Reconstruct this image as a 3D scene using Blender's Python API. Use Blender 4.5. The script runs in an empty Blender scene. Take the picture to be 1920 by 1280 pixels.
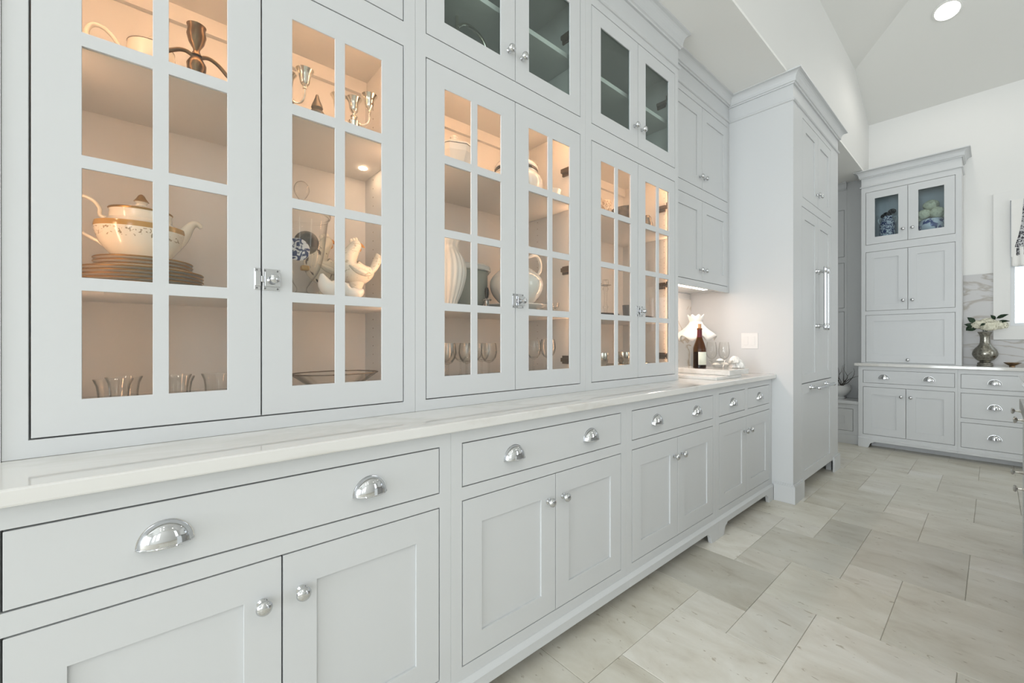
import bpy, bmesh, math, random
from mathutils import Vector, Matrix
R = random.Random(7)
PI = math.pi
scene = bpy.context.scene
C = scene.collection

# ------------------------------------------------------------------ camera, world, light, exposure
H = 1.15
cam = bpy.data.cameras.new('camera')
cam.sensor_width = 36.0
cam.lens = 782.55 / 1920 * 36
cam.clip_start = 0.02
cam_o = bpy.data.objects.new('camera', cam)
cam_o.location = (0, 0, H)
cam_o.rotation_euler = (PI / 2, 0, math.radians(49.10))
C.objects.link(cam_o)
scene.camera = cam_o

world = bpy.data.worlds.new('daylight')
world.use_nodes = True
scene.world = world
wbg = world.node_tree.nodes['Background']
wbg.inputs[0].default_value = (0.86, 0.93, 1.0, 1)
wbg.inputs[1].default_value = 1.6

def area(name, loc, rot, sx, sy, power, col):
    l = bpy.data.lights.new(name, 'AREA')
    l.shape = 'RECTANGLE'; l.size = sx; l.size_y = sy; l.energy = power; l.color = col
    o = bpy.data.objects.new(name, l); o.location = loc; o.rotation_euler = rot
    C.objects.link(o)
    return o
# daylight coming in at the glazed doors behind the camera; added right-wall fill lights
DAY = (0.90, 0.955, 1.0)
P_BACK, P_RIGHT = (200, 42, 10), 23
for xx, p in zip((-0.4, 1.65, 3.7), P_BACK):
    area('daylight_back', (xx, -6.46, 1.72), (PI / 2, 0, 0), 1.7, 3.1, p, DAY)
for yy in (-4.6, -2.6, 3.98):
    area('added_fill_right', (4.98, yy, 2.22), (PI / 2, 0, PI / 2), 1.1, 2.55, P_RIGHT, (0.95, 0.975, 1.0))
ADDED_SPOTS = [(2.0, -2.0), (2.0, -0.75), (3.4, -2.0), (3.4, -0.75), (3.4, 2.8)]   # unseen spots added to brighten floor and vault
SPOT_POWER = 28

scene.view_settings.view_transform = 'Standard'
scene.view_settings.look = 'None'
scene.view_settings.gamma = 1.0
scene.view_settings.use_curve_mapping = False
scene.view_settings.exposure = 0.09
scene.cycles.transparent_max_bounces = 40

# ------------------------------------------------------------------ materials
MAT = {}
def newmat(name):
    m = bpy.data.materials.new(name); m.use_nodes = True
    nt = m.node_tree
    return m, nt, nt.nodes['Principled BSDF']
def N(nt, t, **kw):
    n = nt.nodes.new(t)
    for k, v in kw.items():
        if hasattr(n, k): setattr(n, k, v)
        else: n.inputs[k].default_value = v
    return n
def ramp(nt, stops):
    r = N(nt, 'ShaderNodeValToRGB')
    e = r.color_ramp.elements
    while len(e) < len(stops): e.new(0.5)
    for i, (p, c) in enumerate(stops):
        e[i].position = p; e[i].color = (*c, 1)
    return r
def mapping(nt, scale, coord='Object', rnd=False):
    tc = N(nt, 'ShaderNodeTexCoord'); mp = N(nt, 'ShaderNodeMapping')
    mp.inputs['Scale'].default_value = scale
    if rnd:
        oi = N(nt, 'ShaderNodeObjectInfo'); ml = N(nt, 'ShaderNodeMath', operation='MULTIPLY'); ml.inputs[1].default_value = 37.0
        nt.links.new(oi.outputs['Random'], ml.inputs[0]); cb = N(nt, 'ShaderNodeCombineXYZ')
        for i in range(3): nt.links.new(ml.outputs[0], cb.inputs[i])
        nt.links.new(cb.outputs[0], mp.inputs['Location'])
    nt.links.new(tc.outputs[coord], mp.inputs['Vector'])
    return mp
def plain(name, col, rough=0.5, metal=0.0, spec=0.5, var=0.02, scale=6.0, bump=0.0, bscale=60, coat=0.0):
    """paint, metal, china: a base colour with a very slight procedural variation and optional fine relief"""
    m, nt, b = newmat(name)
    mp = mapping(nt, (1, 1, 1)); nz = N(nt, 'ShaderNodeTexNoise'); nz.inputs['Scale'].default_value = scale
    nt.links.new(mp.outputs[0], nz.inputs['Vector'])
    lo = tuple(max(0, c * (1 - var)) for c in col); hi = tuple(min(1, c * (1 + var)) for c in col)
    r = ramp(nt, [(0.3, lo), (0.7, hi)])
    nt.links.new(nz.outputs[0], r.inputs[0]); nt.links.new(r.outputs[0], b.inputs['Base Color'])
    b.inputs['Roughness'].default_value = rough; b.inputs['Metallic'].default_value = metal
    b.inputs['Specular IOR Level'].default_value = spec
    b.inputs['Coat Weight'].default_value = coat
    if bump:
        n2 = N(nt, 'ShaderNodeTexNoise'); n2.inputs['Scale'].default_value = bscale
        nt.links.new(mp.outputs[0], n2.inputs['Vector'])
        bp = N(nt, 'ShaderNodeBump'); bp.inputs['Strength'].default_value = bump; bp.inputs['Distance'].default_value = 0.002
        nt.links.new(n2.outputs[0], bp.inputs['Height']); nt.links.new(bp.outputs[0], b.inputs['Normal'])
    MAT[name] = m
    return m
def glassy(name, tint, rough=0.0, gain=0.9, base=0.035, edge=None):
    """thin clear glass: see-through with fresnel reflections"""
    m = bpy.data.materials.new(name); m.use_nodes = True
    nt = m.node_tree; nt.nodes.clear()
    out = N(nt, 'ShaderNodeOutputMaterial'); mx = N(nt, 'ShaderNodeMixShader')
    tr = N(nt, 'ShaderNodeBsdfTransparent'); tr.inputs[0].default_value = (*tint, 1)
    gl = N(nt, 'ShaderNodeBsdfGlossy'); gl.inputs['Roughness'].default_value = rough
    lw = N(nt, 'ShaderNodeLayerWeight'); lw.inputs[0].default_value = 0.5
    fr = N(nt, 'ShaderNodeMath', operation='POWER'); fr.inputs[1].default_value = 5.0     # Schlick's curve
    nt.links.new(lw.outputs['Facing'], fr.inputs[0])
    mu = N(nt, 'ShaderNodeMath', operation='MULTIPLY_ADD'); mu.inputs[1].default_value = gain; mu.inputs[2].default_value = base
    mu.use_clamp = True
    L = nt.links.new
    if edge:                                          # thicker glass is seen at the rim
        er = ramp(nt, [(0.45, tint), (0.97, edge)]); L(lw.outputs['Facing'], er.inputs[0]); L(er.outputs[0], tr.inputs[0])
    L(fr.outputs[0], mu.inputs[0]); L(mu.outputs[0], mx.inputs[0]); L(tr.outputs[0], mx.inputs[1]); L(gl.outputs[0], mx.inputs[2])
    L(mx.outputs[0], out.inputs[0])
    MAT[name] = m
    return m
def emis(name, col, st):
    m, nt, b = newmat(name)
    b.inputs['Base Color'].default_value = (*col, 1)
    b.inputs['Emission Color'].default_value = (*col, 1); b.inputs['Emission Strength'].default_value = st
    MAT[name] = m
    return m

plain('paint', (0.645, 0.66, 0.665), 0.42, var=0.008, scale=1.5)
plain('lining', (0.70, 0.70, 0.69), 0.5, var=0.01, scale=2)
plain('wall_paint', (0.80, 0.80, 0.78), 0.7, var=0.008, scale=1.2, bump=0.06, bscale=220)
plain('soffit_brightened', (0.93, 0.93, 0.90), 0.8, var=0.008, scale=1.0)  # ceiling paint lightened to stand in for light missing on the soffit
plain('ceiling_paint', (0.80, 0.80, 0.77), 0.8, var=0.008, scale=1.0)
plain('pin_brown', (0.16, 0.12, 0.08), 0.7)
plain('dark_gap', (0.05, 0.05, 0.05), 0.9)
plain('chrome', (0.62, 0.63, 0.645), 0.06, 1.0, var=0.01)
plain('nickel', (0.62, 0.61, 0.58), 0.22, 1.0, var=0.03, scale=30)
plain('bronze_hinge', (0.16, 0.12, 0.08), 0.45, 0.7, var=0.1)
plain('screw', (0.22, 0.22, 0.22), 0.4, 0.8)
plain('china_cream', (0.82, 0.78, 0.68), 0.12, coat=0.4)
plain('china_white', (0.82, 0.82, 0.79), 0.15, coat=0.4)
plain('celadon', (0.40, 0.42, 0.37), 0.2, coat=0.3)
plain('porcelain', (0.80, 0.81, 0.80), 0.25)
plain('gold', (0.40, 0.245, 0.08), 0.3, 0.8, var=0.05)
plain('silver', (0.72, 0.70, 0.64), 0.18, 1.0, var=0.12, scale=40)
plain('bronze', (0.20, 0.13, 0.07), 0.28, 0.85, var=0.3, scale=25)
plain('pewter', (0.20, 0.18, 0.15), 0.4, 0.8, var=0.3, scale=30)
plain('dark_green', (0.02, 0.045, 0.022), 0.5, var=0.3, scale=20)
plain('twig', (0.05, 0.04, 0.03), 0.8, var=0.3)
plain('cork', (0.50, 0.30, 0.16), 0.8, var=0.15, scale=80)
plain('foil', (0.12, 0.015, 0.02), 0.35, 0.3, var=0.1)
plain('paper', (0.74, 0.77, 0.66), 0.7, var=0.03, scale=30)
plain('black_wood', (0.015, 0.013, 0.012), 0.35)
plain('beak', (0.55, 0.27, 0.07), 0.3)
plain('cloth_white', (0.84, 0.83, 0.80), 0.9, bump=0.3, bscale=40)
plain('shade_glass', (0.80, 0.785, 0.75), 0.35)
plain('switch_plastic', (0.80, 0.80, 0.79), 0.3)
plain('grey_cup', (0.16, 0.17, 0.18), 0.4)
plain('petal', (0.80, 0.78, 0.64), 0.7, var=0.08, scale=60)
plain('petal_warm', (0.80, 0.76, 0.55), 0.7, var=0.1, scale=60)
plain('dark_petal', (0.012, 0.010, 0.010), 0.7, var=0.3, scale=60)
plain('slate', (0.30, 0.29, 0.27), 0.35, var=0.1, scale=12)
plain('shell', (0.78, 0.74, 0.68), 0.4, var=0.12, scale=40)
plain('tray_dark', (0.05, 0.035, 0.025), 0.3, 0.2)
plain('frame_shadow', (0.03, 0.03, 0.03), 0.9)
glassy('pane_glass', (0.97, 0.98, 0.97))
glassy('pane_green', (0.895, 0.945, 0.925))
glassy('clear_glass', (0.98, 0.98, 0.975), gain=0.7, base=0.045, edge=(0.55, 0.55, 0.52))
glassy('thin_glass', (0.985, 0.985, 0.98), gain=0.7, base=0.04, edge=(0.80, 0.80, 0.78))
glassy('pane_blue', (0.84, 0.90, 0.925))
glassy('window_glass', (0.98, 0.99, 1.0))
glassy('amber_glass', (0.38, 0.205, 0.05))
emis('led_top_fill', (1.0, 0.57, 0.32), 30)
emis('led_side', (1.0, 0.59, 0.35), 20)
emis('led_puck', (1.0, 0.66, 0.42), 60)
emis('led_bar', (1.0, 0.79, 0.66), 38)
emis('can_light', (1.0, 0.96, 0.90), 14)

def marble(name, base, vein, scale, amt, rough=0.12, sc=(1.0, 0.45, 1.0)):
    m, nt, b = newmat(name); L = nt.links.new
    mp = mapping(nt, sc)
    n1 = N(nt, 'ShaderNodeTexNoise'); n1.inputs['Scale'].default_value = scale; n1.inputs['Detail'].default_value = 8; n1.inputs['Distortion'].default_value = 1.4
    L(mp.outputs[0], n1.inputs['Vector'])
    r = ramp(nt, [(0.0, base), (0.47, base), (0.52, tuple(b0 * (1 - amt) + v * amt for b0, v in zip(base, vein))), (0.57, base), (1.0, tuple(c * 0.97 for c in base))])
    L(n1.outputs[0], r.inputs[0]); L(r.outputs[0], b.inputs['Base Color'])
    b.inputs['Roughness'].default_value = rough
    MAT[name] = m
marble('marble', (0.76, 0.755, 0.73), (0.55, 0.52, 0.46), 2.6, 0.35, 0.06)
marble('marble_splash', (0.53, 0.525, 0.52), (0.33, 0.29, 0.24), 2.2, 0.8, 0.4, (0.8, 1.0, 2.6))
marble('marble_gold', (0.82, 0.79, 0.74), (0.50, 0.38, 0.24), 5.0, 0.8, 0.15)

def travertine(name, sx):
    m, nt, b = newmat(name); L = nt.links.new
    mp = mapping(nt, (1.1 * sx, 2.3, 2.3), rnd=True)
    n1 = N(nt, 'ShaderNodeTexNoise'); n1.inputs['Scale'].default_value = 2.6; n1.inputs['Detail'].default_value = 12; n1.inputs['Roughness'].default_value = 0.62; n1.inputs['Distortion'].default_value = 0.5
    L(mp.outputs[0], n1.inputs['Vector'])
    r1 = ramp(nt, [(0.26, (0.50, 0.46, 0.38)), (0.42, (0.66, 0.63, 0.55)), (0.60, (0.75, 0.73, 0.66)), (0.8, (0.80, 0.785, 0.73))])
    L(n1.outputs[0], r1.inputs[0])
    oi = N(nt, 'ShaderNodeObjectInfo')
    mx = N(nt, 'ShaderNodeMix', data_type='RGBA', blend_type='MULTIPLY'); mx.inputs[0].default_value = 1.0
    L(r1.outputs[0], mx.inputs[6]); L(oi.outputs['Color'], mx.inputs[7])
    n3 = N(nt, 'ShaderNodeTexNoise'); n3.inputs['Scale'].default_value = 20; n3.inputs['Detail'].default_value = 6; n3.inputs['Distortion'].default_value = 0.6
    L(mp.outputs[0], n3.inputs['Vector'])
    r3 = ramp(nt, [(0.29, (0.55, 0.50, 0.42)), (0.345, (1, 1, 1))])
    L(n3.outputs[0], r3.inputs[0])
    mx2 = N(nt, 'ShaderNodeMix', data_type='RGBA', blend_type='MULTIPLY'); mx2.inputs[0].default_value = 0.75
    L(mx.outputs[2], mx2.inputs[6]); L(r3.outputs[0], mx2.inputs[7])
    L(mx2.outputs[2], b.inputs['Base Color'])
    b.inputs['Roughness'].default_value = 0.3; b.inputs['Specular IOR Level'].default_value = 0.35
    bp = N(nt, 'ShaderNodeBump'); bp.inputs['Strength'].default_value = 0.12; bp.inputs['Distance'].default_value = 0.003
    L(r3.outputs[0], bp.inputs['Height']); L(bp.outputs[0], b.inputs['Normal'])
    MAT[name] = m
travertine('travertine', 1.0)
plain('grout', (0.56, 0.53, 0.46), 0.9, var=0.1, scale=40)

def china_banded(name):
    """cream china with a gold band and a little floral print under it (flat print, by height on the pot)"""
    m, nt, b = newmat(name); L = nt.links.new
    tc = N(nt, 'ShaderNodeTexCoord'); sp = N(nt, 'ShaderNodeSeparateXYZ'); L(tc.outputs['Object'], sp.inputs[0])
    mr = N(nt, 'ShaderNodeMapRange'); mr.inputs[1].default_value = 0.0; mr.inputs[2].default_value = 0.16
    L(sp.outputs[2], mr.inputs[0])
    cream = (0.82, 0.78, 0.68); gold = (0.45, 0.27, 0.07)
    r = ramp(nt, [(0.0, cream), (0.52, cream), (0.525, gold), (0.605, gold), (0.61, cream), (1, cream)])
    r.color_ramp.interpolation = 'CONSTANT'
    L(mr.outputs[0], r.inputs[0])
    pr = ramp(nt, [(0.0, (0, 0, 0)), (0.36, (0, 0, 0)), (0.37, (1, 1, 1)), (0.50, (1, 1, 1)), (0.505, (0, 0, 0))]); pr.color_ramp.interpolation = 'CONSTANT'
    L(mr.outputs[0], pr.inputs[0])
    nz = N(nt, 'ShaderNodeTexNoise'); nz.inputs['Scale'].default_value = 95; nz.inputs['Distortion'].default_value = 1.2; L(tc.outputs['Object'], nz.inputs['Vector'])
    th = ramp(nt, [(0.56, (0, 0, 0)), (0.60, (1, 1, 1))]); L(nz.outputs[0], th.inputs[0])
    mm = N(nt, 'ShaderNodeMath', operation='MULTIPLY'); L(pr.outputs[0], mm.inputs[0]); L(th.outputs[0], mm.inputs[1])
    mx = N(nt, 'ShaderNodeMix', data_type='RGBA'); L(mm.outputs[0], mx.inputs[0]); L(r.outputs[0], mx.inputs[6]); mx.inputs[7].default_value = (0.36, 0.30, 0.20, 1)
    L(mx.outputs[2], b.inputs['Base Color']); b.inputs['Roughness'].default_value = 0.12; b.inputs['Coat Weight'].default_value = 0.4
    MAT[name] = m
china_banded('china_banded')
def two_tone(name, a, c, scale, lo, hi, rough=0.2, dist=1.0, sc3=(1, 1, 1)):
    m, nt, b = newmat(name); L = nt.links.new
    mp = mapping(nt, sc3); nz = N(nt, 'ShaderNodeTexNoise'); nz.inputs['Scale'].default_value = scale; nz.inputs['Distortion'].default_value = dist
    L(mp.outputs[0], nz.inputs['Vector']); r = ramp(nt, [(lo, a), (hi, c)]); L(nz.outputs[0], r.inputs[0]); L(r.outputs[0], b.inputs['Base Color'])
    b.inputs['Roughness'].default_value = rough
    MAT[name] = m
two_tone('blue_white', (0.035, 0.06, 0.22), (0.74, 0.76, 0.80), 13, 0.46, 0.52)
two_tone('blue_white_fine', (0.025, 0.04, 0.13), (0.74, 0.75, 0.78), 58, 0.47, 0.53)
two_tone('hen_glaze', (0.82, 0.79, 0.70), (0.50, 0.46, 0.36), 40, 0.60, 0.68, 0.2, 1.5, (1, 1, 2.2))
two_tone('rooster_glaze', (0.70, 0.68, 0.58), (0.06, 0.05, 0.04), 22, 0.57, 0.63, 0.2, 2.0, (1, 1, 0.6))
two_tone('mercury_glass', (0.33, 0.32, 0.28), (0.20, 0.19, 0.16), 90, 0.42, 0.62, 0.25)
MAT['mercury_glass'].node_tree.nodes['Principled BSDF'].inputs['Metallic'].default_value = 0.95
two_tone('toile', (0.62, 0.62, 0.63), (0.06, 0.06, 0.07), 34, 0.46, 0.54, 0.9, 2.5)
two_tone('ball_dark', (0.055, 0.04, 0.025), (0.20, 0.18, 0.14), 16, 0.45, 0.6, 0.4)
two_tone('weave', (0.72, 0.66, 0.56), (0.40, 0.33, 0.25), 70, 0.45, 0.55, 0.5)

# ------------------------------------------------------------------ mesh helpers
ORG = {}
def left(X0):  return lambda a, d, z: (X0 + d, a, z)       # run along the left wall: a = y, d = out of the face
def far(Y0):   return lambda a, d, z: (a, Y0 - d, z)       # run along the far wall:  a = x, d = towards the camera
def isl(X0):   return lambda a, d, z: (X0 - d, a, z)       # island face looking at the left wall
ID = lambda a, d, z: (a, d, z)

def spline(pts, n=4):
    """Catmull-Rom through the points (any dimension), n pieces per span"""
    P = [Vector(p) for p in pts]; out = []
    for i in range(len(P) - 1):
        p0, p1, p2, p3 = P[max(i - 1, 0)], P[i], P[i + 1], P[min(i + 2, len(P) - 1)]
        for k in range(n):
            t = k / n
            out.append(0.5 * ((2 * p1) + (p2 - p0) * t + (2 * p0 - 5 * p1 + 4 * p2 - p3) * t * t + (3 * p1 - p0 - 3 * p2 + p3) * t ** 3))
    out.append(P[-1])
    return out
def smooth_prof(prof, n=3):
    return [(max(0.0, p.x), p.y) for p in spline([Vector((r, h, 0)) for r, h in prof], n)]

class MB:
    def __init__(s, f=ID): s.bm = bmesh.new(); s.f = f
    def v(s, a, d, z): return s.bm.verts.new(s.f(a, d, z))
    def face(s, vs):
        try: return s.bm.faces.new(vs)
        except ValueError: return None
    def box(s, a0, a1, d0, d1, z0, z1):
        v = [s.v(a, d, z) for a in (a0, a1) for d in (d0, d1) for z in (z0, z1)]
        for q in ((0, 1, 3, 2), (4, 6, 7, 5), (0, 4, 5, 1), (2, 3, 7, 6), (0, 2, 6, 4), (1, 5, 7, 3)):
            s.face([v[i] for i in q])
        return s
    def prism(s, poly, d0, d1):
        """poly of (a, z), extruded along d"""
        A = [s.v(a, d0, z) for a, z in poly]; B = [s.v(a, d1, z) for a, z in poly]
        s.face(A[::-1]); s.face(B)
        n = len(poly)
        for i in range(n): s.face([A[i], A[(i + 1) % n], B[(i + 1) % n], B[i]])
        return s
    def sweep(s, prof, path):
        """prof: closed list of (out, z); path: list of (a, d, na, nd) stations where 'out' is measured along (na, nd)"""
        rings = [[s.v(a + na * o, d + nd * o, z) for o, z in prof] for a, d, na, nd in path]
        n = len(prof)
        for p, q in zip(rings, rings[1:]):
            for i in range(n): s.face([p[i], p[(i + 1) % n], q[(i + 1) % n], q[i]])
        s.face(rings[0][::-1]); s.face(rings[-1])
        return s
    def lathe(s, ca, cd, prof, seg=24, sx=1.0, sy=1.0, wob=None, axis='z', z0=0.0, zw=None):
        """prof of (r, h) from bottom to top; r = 0 closes to a pole"""
        rings = []
        for r, h in prof:
            if r < 1e-6:
                rings.append([s._ax(ca, cd, 0, 0, h, axis, z0)])
            else:
                ring = []
                for k in range(seg):
                    t = 2 * PI * k / seg
                    rr = r * (wob(t, h) if wob else 1.0)
                    ring.append(s._ax(ca, cd, rr * math.cos(t) * sx, rr * math.sin(t) * sy, h + (zw(t, h) if zw else 0.0), axis, z0))
                rings.append(ring)
        for p, q in zip(rings, rings[1:]):
            if len(p) == 1 and len(q) == 1: continue
            for k in range(seg):
                k2 = (k + 1) % seg
                if len(p) == 1: s.face([p[0], q[k], q[k2]])
                elif len(q) == 1: s.face([p[k], q[0], p[k2]])
                else: s.face([p[k], p[k2], q[k2], q[k]])
        return s
    def _ax(s, ca, cd, u, w, h, axis, z0):
        if axis == 'z': return s.v(ca + u, cd + w, z0 + h)
        return s.v(ca + u, cd + h, z0 + w)              # axis 'd': pointing out of the face
    def tube(s, pts, rad, seg=8, flat=1.0, cap=True, sm=0):
        pts = [Vector(p) for p in pts]; n = len(pts)
        rad = list(rad) if isinstance(rad, (list, tuple)) else [rad] * n
        if sm:
            rad = [max(1e-4, v.x) for v in spline([Vector((r, 0, 0)) for r in rad], sm)]
            pts = spline(pts, sm); n = len(pts)
        up = Vector((0, 0, 1)); rings = []; prev = None
        for i, p in enumerate(pts):
            t = (pts[min(i + 1, n - 1)] - pts[max(i - 1, 0)]).normalized()
            if prev is None:
                x = t.cross(up)
                if x.length < 1e-3: x = t.cross(Vector((1, 0, 0)))
            else: x = prev - t * prev.dot(t)
            x.normalize(); prev = x; y = t.cross(x)
            rings.append([s.v(*(p + (x * math.cos(2 * PI * k / seg) + y * math.sin(2 * PI * k / seg) * flat) * rad[i])) for k in range(seg)])
        for a, b in zip(rings, rings[1:]):
            for k in range(seg): s.face([a[k], a[(k + 1) % seg], b[(k + 1) % seg], b[k]])
        if cap: s.face(rings[0][::-1]); s.face(rings[-1])
        return s
    def ball(s, c, r, seg=14, rings=9, sc=(1, 1, 1)):
        prof = []
        V = []
        for i in range(rings + 1):
            ph = PI * i / rings
            if i in (0, rings): V.append([s.v(c[0], c[1], c[2] - r * sc[2] * math.cos(ph))])
            else: V.append([s.v(c[0] + r * sc[0] * math.sin(ph) * math.cos(2 * PI * k / seg), c[1] + r * sc[1] * math.sin(ph) * math.sin(2 * PI * k / seg), c[2] - r * sc[2] * math.cos(ph)) for k in range(seg)])
        for p, q in zip(V, V[1:]):
            for k in range(seg):
                k2 = (k + 1) % seg
                if len(p) == 1: s.face([p[0], q[k2], q[k]])
                elif len(q) == 1: s.face([p[k], p[k2], q[0]])
                else: s.face([p[k], p[k2], q[k2], q[k]])
        return s
    def grid_frame(s, A, Z, holes, d0, d1):
        """a board spanning A = (a0, a1), Z = (z0, z1) with rectangular holes (a0, a1, z0, z1), between depths d0 and d1"""
        xs = sorted({A[0], A[1], *[h[0] for h in holes], *[h[1] for h in holes]})
        zs = sorted({Z[0], Z[1], *[h[2] for h in holes], *[h[3] for h in holes]})
        def hole(i, j):
            am, zm = (xs[i] + xs[i + 1]) / 2, (zs[j] + zs[j + 1]) / 2
            return any(h[0] < am < h[1] and h[2] < zm < h[3] for h in holes)
        nx, nz = len(xs) - 1, len(zs) - 1
        solid = [[not hole(i, j) for j in range(nz)] for i in range(nx)]
        vd = {}
        def gv(i, j, d):
            k = (i, j, d)
            if k not in vd: vd[k] = s.v(xs[i], d, zs[j])
            return vd[k]
        for i in range(nx):
            for j in range(nz):
                if not solid[i][j]: continue
                for d in (d0, d1): s.face([gv(i, j, d), gv(i + 1, j, d), gv(i + 1, j + 1, d), gv(i, j + 1, d)])
                for di, dj, e in ((-1, 0, ((i, j), (i, j + 1))), (1, 0, ((i + 1, j), (i + 1, j + 1))), (0, -1, ((i, j), (i + 1, j))), (0, 1, ((i, j + 1), (i + 1, j + 1)))):
                    ii, jj = i + di, j + dj
                    if 0 <= ii < nx and 0 <= jj < nz and solid[ii][jj]: continue
                    s.face([gv(*e[0], d0), gv(*e[1], d0), gv(*e[1], d1), gv(*e[0], d1)])
        return s
    def shaker(s, a0, a1, z0, z1, panels, d0, d1, rec=0.007, bev=0.0015):
        """solid door: front at d1 with recessed flat panels"""
        s.grid_frame((a0, a1), (z0, z1), panels, d1 - rec, d1)
        s.box(a0, a1, d0, d1 - rec, z0, z1)
        return s
    def mesh(s, name, org=(0, 0, 0), smooth=False):
        bmesh.ops.recalc_face_normals(s.bm, faces=s.bm.faces)
        me = bpy.data.meshes.new(name)
        o = Vector(org)
        for v in s.bm.verts: v.co -= o
        s.bm.to_mesh(me); s.bm.free()
        if smooth:
            for p in me.polygons: p.use_smooth = True
            try: me.set_sharp_from_angle(angle=math.radians(38))
            except Exception: pass
        return me

def link(name, me, parent=None, loc=(0, 0, 0), rz=0.0, org=None):
    o = bpy.data.objects.new(name, me)
    C.objects.link(o)
    if parent is not None: o.parent = parent
    o.location = loc; o.rotation_euler = (0, 0, rz)
    ORG[o.name] = Vector(org) if org is not None else (ORG.get(parent.name, Vector()) + Vector(loc) if parent is not None else Vector(loc))
    return o
def obj(name, mb, mat, parent=None, smooth=False, bevel=0.0, base=None, label=None):
    """one mesh object, vertices given in world space; its origin is the parent's (or its own base point)"""
    org = ORG[parent.name] if parent is not None else Vector(base or (0, 0, 0))
    me = mb.mesh(name, org, smooth)
    me.materials.append(MAT[mat])
    o = link(name, me, parent, (0, 0, 0) if parent is not None else org)
    if bevel:
        b = o.modifiers.new('edge', 'BEVEL'); b.width = bevel; b.segments = 2; b.limit_method = 'ANGLE'; b.angle_limit = math.radians(50)
    if label: o['label'] = label
    return o
def tag(o, label, cat, group=None):
    o['label'] = label; o['category'] = cat
    if group: o['group'] = group
    return o
def thing(name, label, cat, loc, group=None):
    o = bpy.data.objects.new(name, None); C.objects.link(o)
    o.empty_display_size = 0.05; o.location = loc; ORG[o.name] = Vector(loc)
    return tag(o, label, cat, group)
def struct(name, mb, mat, **kw):
    o = obj(name, mb, mat, **kw); o['kind'] = 'structure'
    return o
def shared(name, me, mat_done, parent, wloc, rz=0.0):
    """a part that shares mesh data (mesh centred on its own origin)"""
    return link(name, me, parent, Vector(wloc) - ORG[parent.name], rz)
def dup(root, loc, label=None, rz=None):
    r = root.copy(); C.objects.link(r); r.location = loc; ORG[r.name] = Vector(loc)
    if rz is not None: r.rotation_euler = (0, 0, rz)
    if label: r['label'] = label
    for ch in list(root.children):
        c = ch.copy(); C.objects.link(c); c.parent = r
        for g in list(ch.children):
            d = g.copy(); C.objects.link(d); d.parent = c
    return r

# ------------------------------------------------------------------ shared hardware (pointing along +x)
LX = left(0)
def hw(mb, name, mat, smooth=True):
    me = mb.mesh(name, (0, 0, 0), smooth); me.materials.append(MAT[mat]); return me
KNOB = hw(MB(LX).lathe(0, 0, [(0, 0.0), (0.011, 0.0), (0.011, 0.002), (0.006, 0.005), (0.005, 0.012), (0.008, 0.015), (0.0145, 0.019), (0.0165, 0.024), (0.0145, 0.029), (0.009, 0.0325), (0, 0.034)], 20, axis='d'), 'knob', 'chrome')
def cup_mesh(W=0.0435, Hh=0.045, D=0.027):
    m = MB(LX); ne, na = 8, 20
    for k, sc in ((0, 1.0), (1, 0.93)):
        rows = []
        for i in range(ne + 1):
            el = PI / 2 * i / ne
            if i == ne: rows.append([m.v(0, 0.001, Hh * sc)]); continue
            rows.append([m.v(W * sc * math.cos(el) * math.cos(PI * j / na), 0.001 + D * sc * (math.cos(el) ** 0.7) * math.sin(PI * j / na), Hh * sc * math.sin(el)) for j in range(na + 1)])
        for p, q in zip(rows, rows[1:]):
            for j in range(na):
                if len(q) == 1: m.face([p[j], p[j + 1], q[0]])
                else: m.face([p[j], p[j + 1], q[j + 1], q[j]])
    n = 24                                            # flange on the drawer face
    out = [(W * 1.035 * math.cos(PI * j / n), Hh * 1.035 * math.sin(PI * j / n)) for j in range(n + 1)]
    m.prism([(W * 1.035, -0.003)] + out + [(-W * 1.035, -0.003)], 0.0, 0.001)
    lip = [(W * math.cos(PI * j / n), 0.001 + D * math.sin(PI * j / n), 0.0) for j in range(n + 1)]
    m.tube(lip, 0.0016, 6)
    return hw(m, 'cup_pull', 'chrome')
CUP = cup_mesh()
HINGE = hw(MB(LX).box(0.013, 0.0222, -0.125, -0.070, -0.020, 0.020).box(-0.006, 0.013, -0.118, -0.038, -0.0095, 0.0095).box(-0.030, 0.002, -0.040, -0.0215, -0.017, 0.017), 'hinge', 'bronze_hinge', False)

# ------------------------------------------------------------------ room shell
XW, XB, YF, ZS, YN, XR = -1.68, -0.955, 6.34, 3.05, -6.4, 4.94
# floor: grout bed and stone tiles in the 8-inch module of the French pattern
fl = struct('floor', MB().box(XW - 0.1, XR + 0.1, YN - 0.1, YF + 0.1, -0.06, -0.004), 'grout')
U = 0.2032
base_set = [(-2, 0, 13, 16), (-1, 1, 10, 13), (-3, -1, 10, 12), (-4, -2, 12, 14), (-2, -1, 12, 13), (-3, -2, 14, 16), (-4, -3, 8, 9)]
left_set = [(-6, -3, 9, 11), (-4, -3, 11, 12), (-6, -4, 11, 13), (-6, -4, 7, 9), (-8, -6, 7, 9), (-8, -6, 9, 11), (-8, -6, 11, 13)]
tiles = []
for k in range(-5, 5):
    tiles += [(a, b, c + 6 * k, d + 6 * k) for a, b, c, d in left_set]
    for n in range(0, 5):
        tiles += [(a + 4 * n, b + 4 * n, c + n + 6 * k, d + n + 6 * k) for a, b, c, d in base_set]
tm = {}
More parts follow.
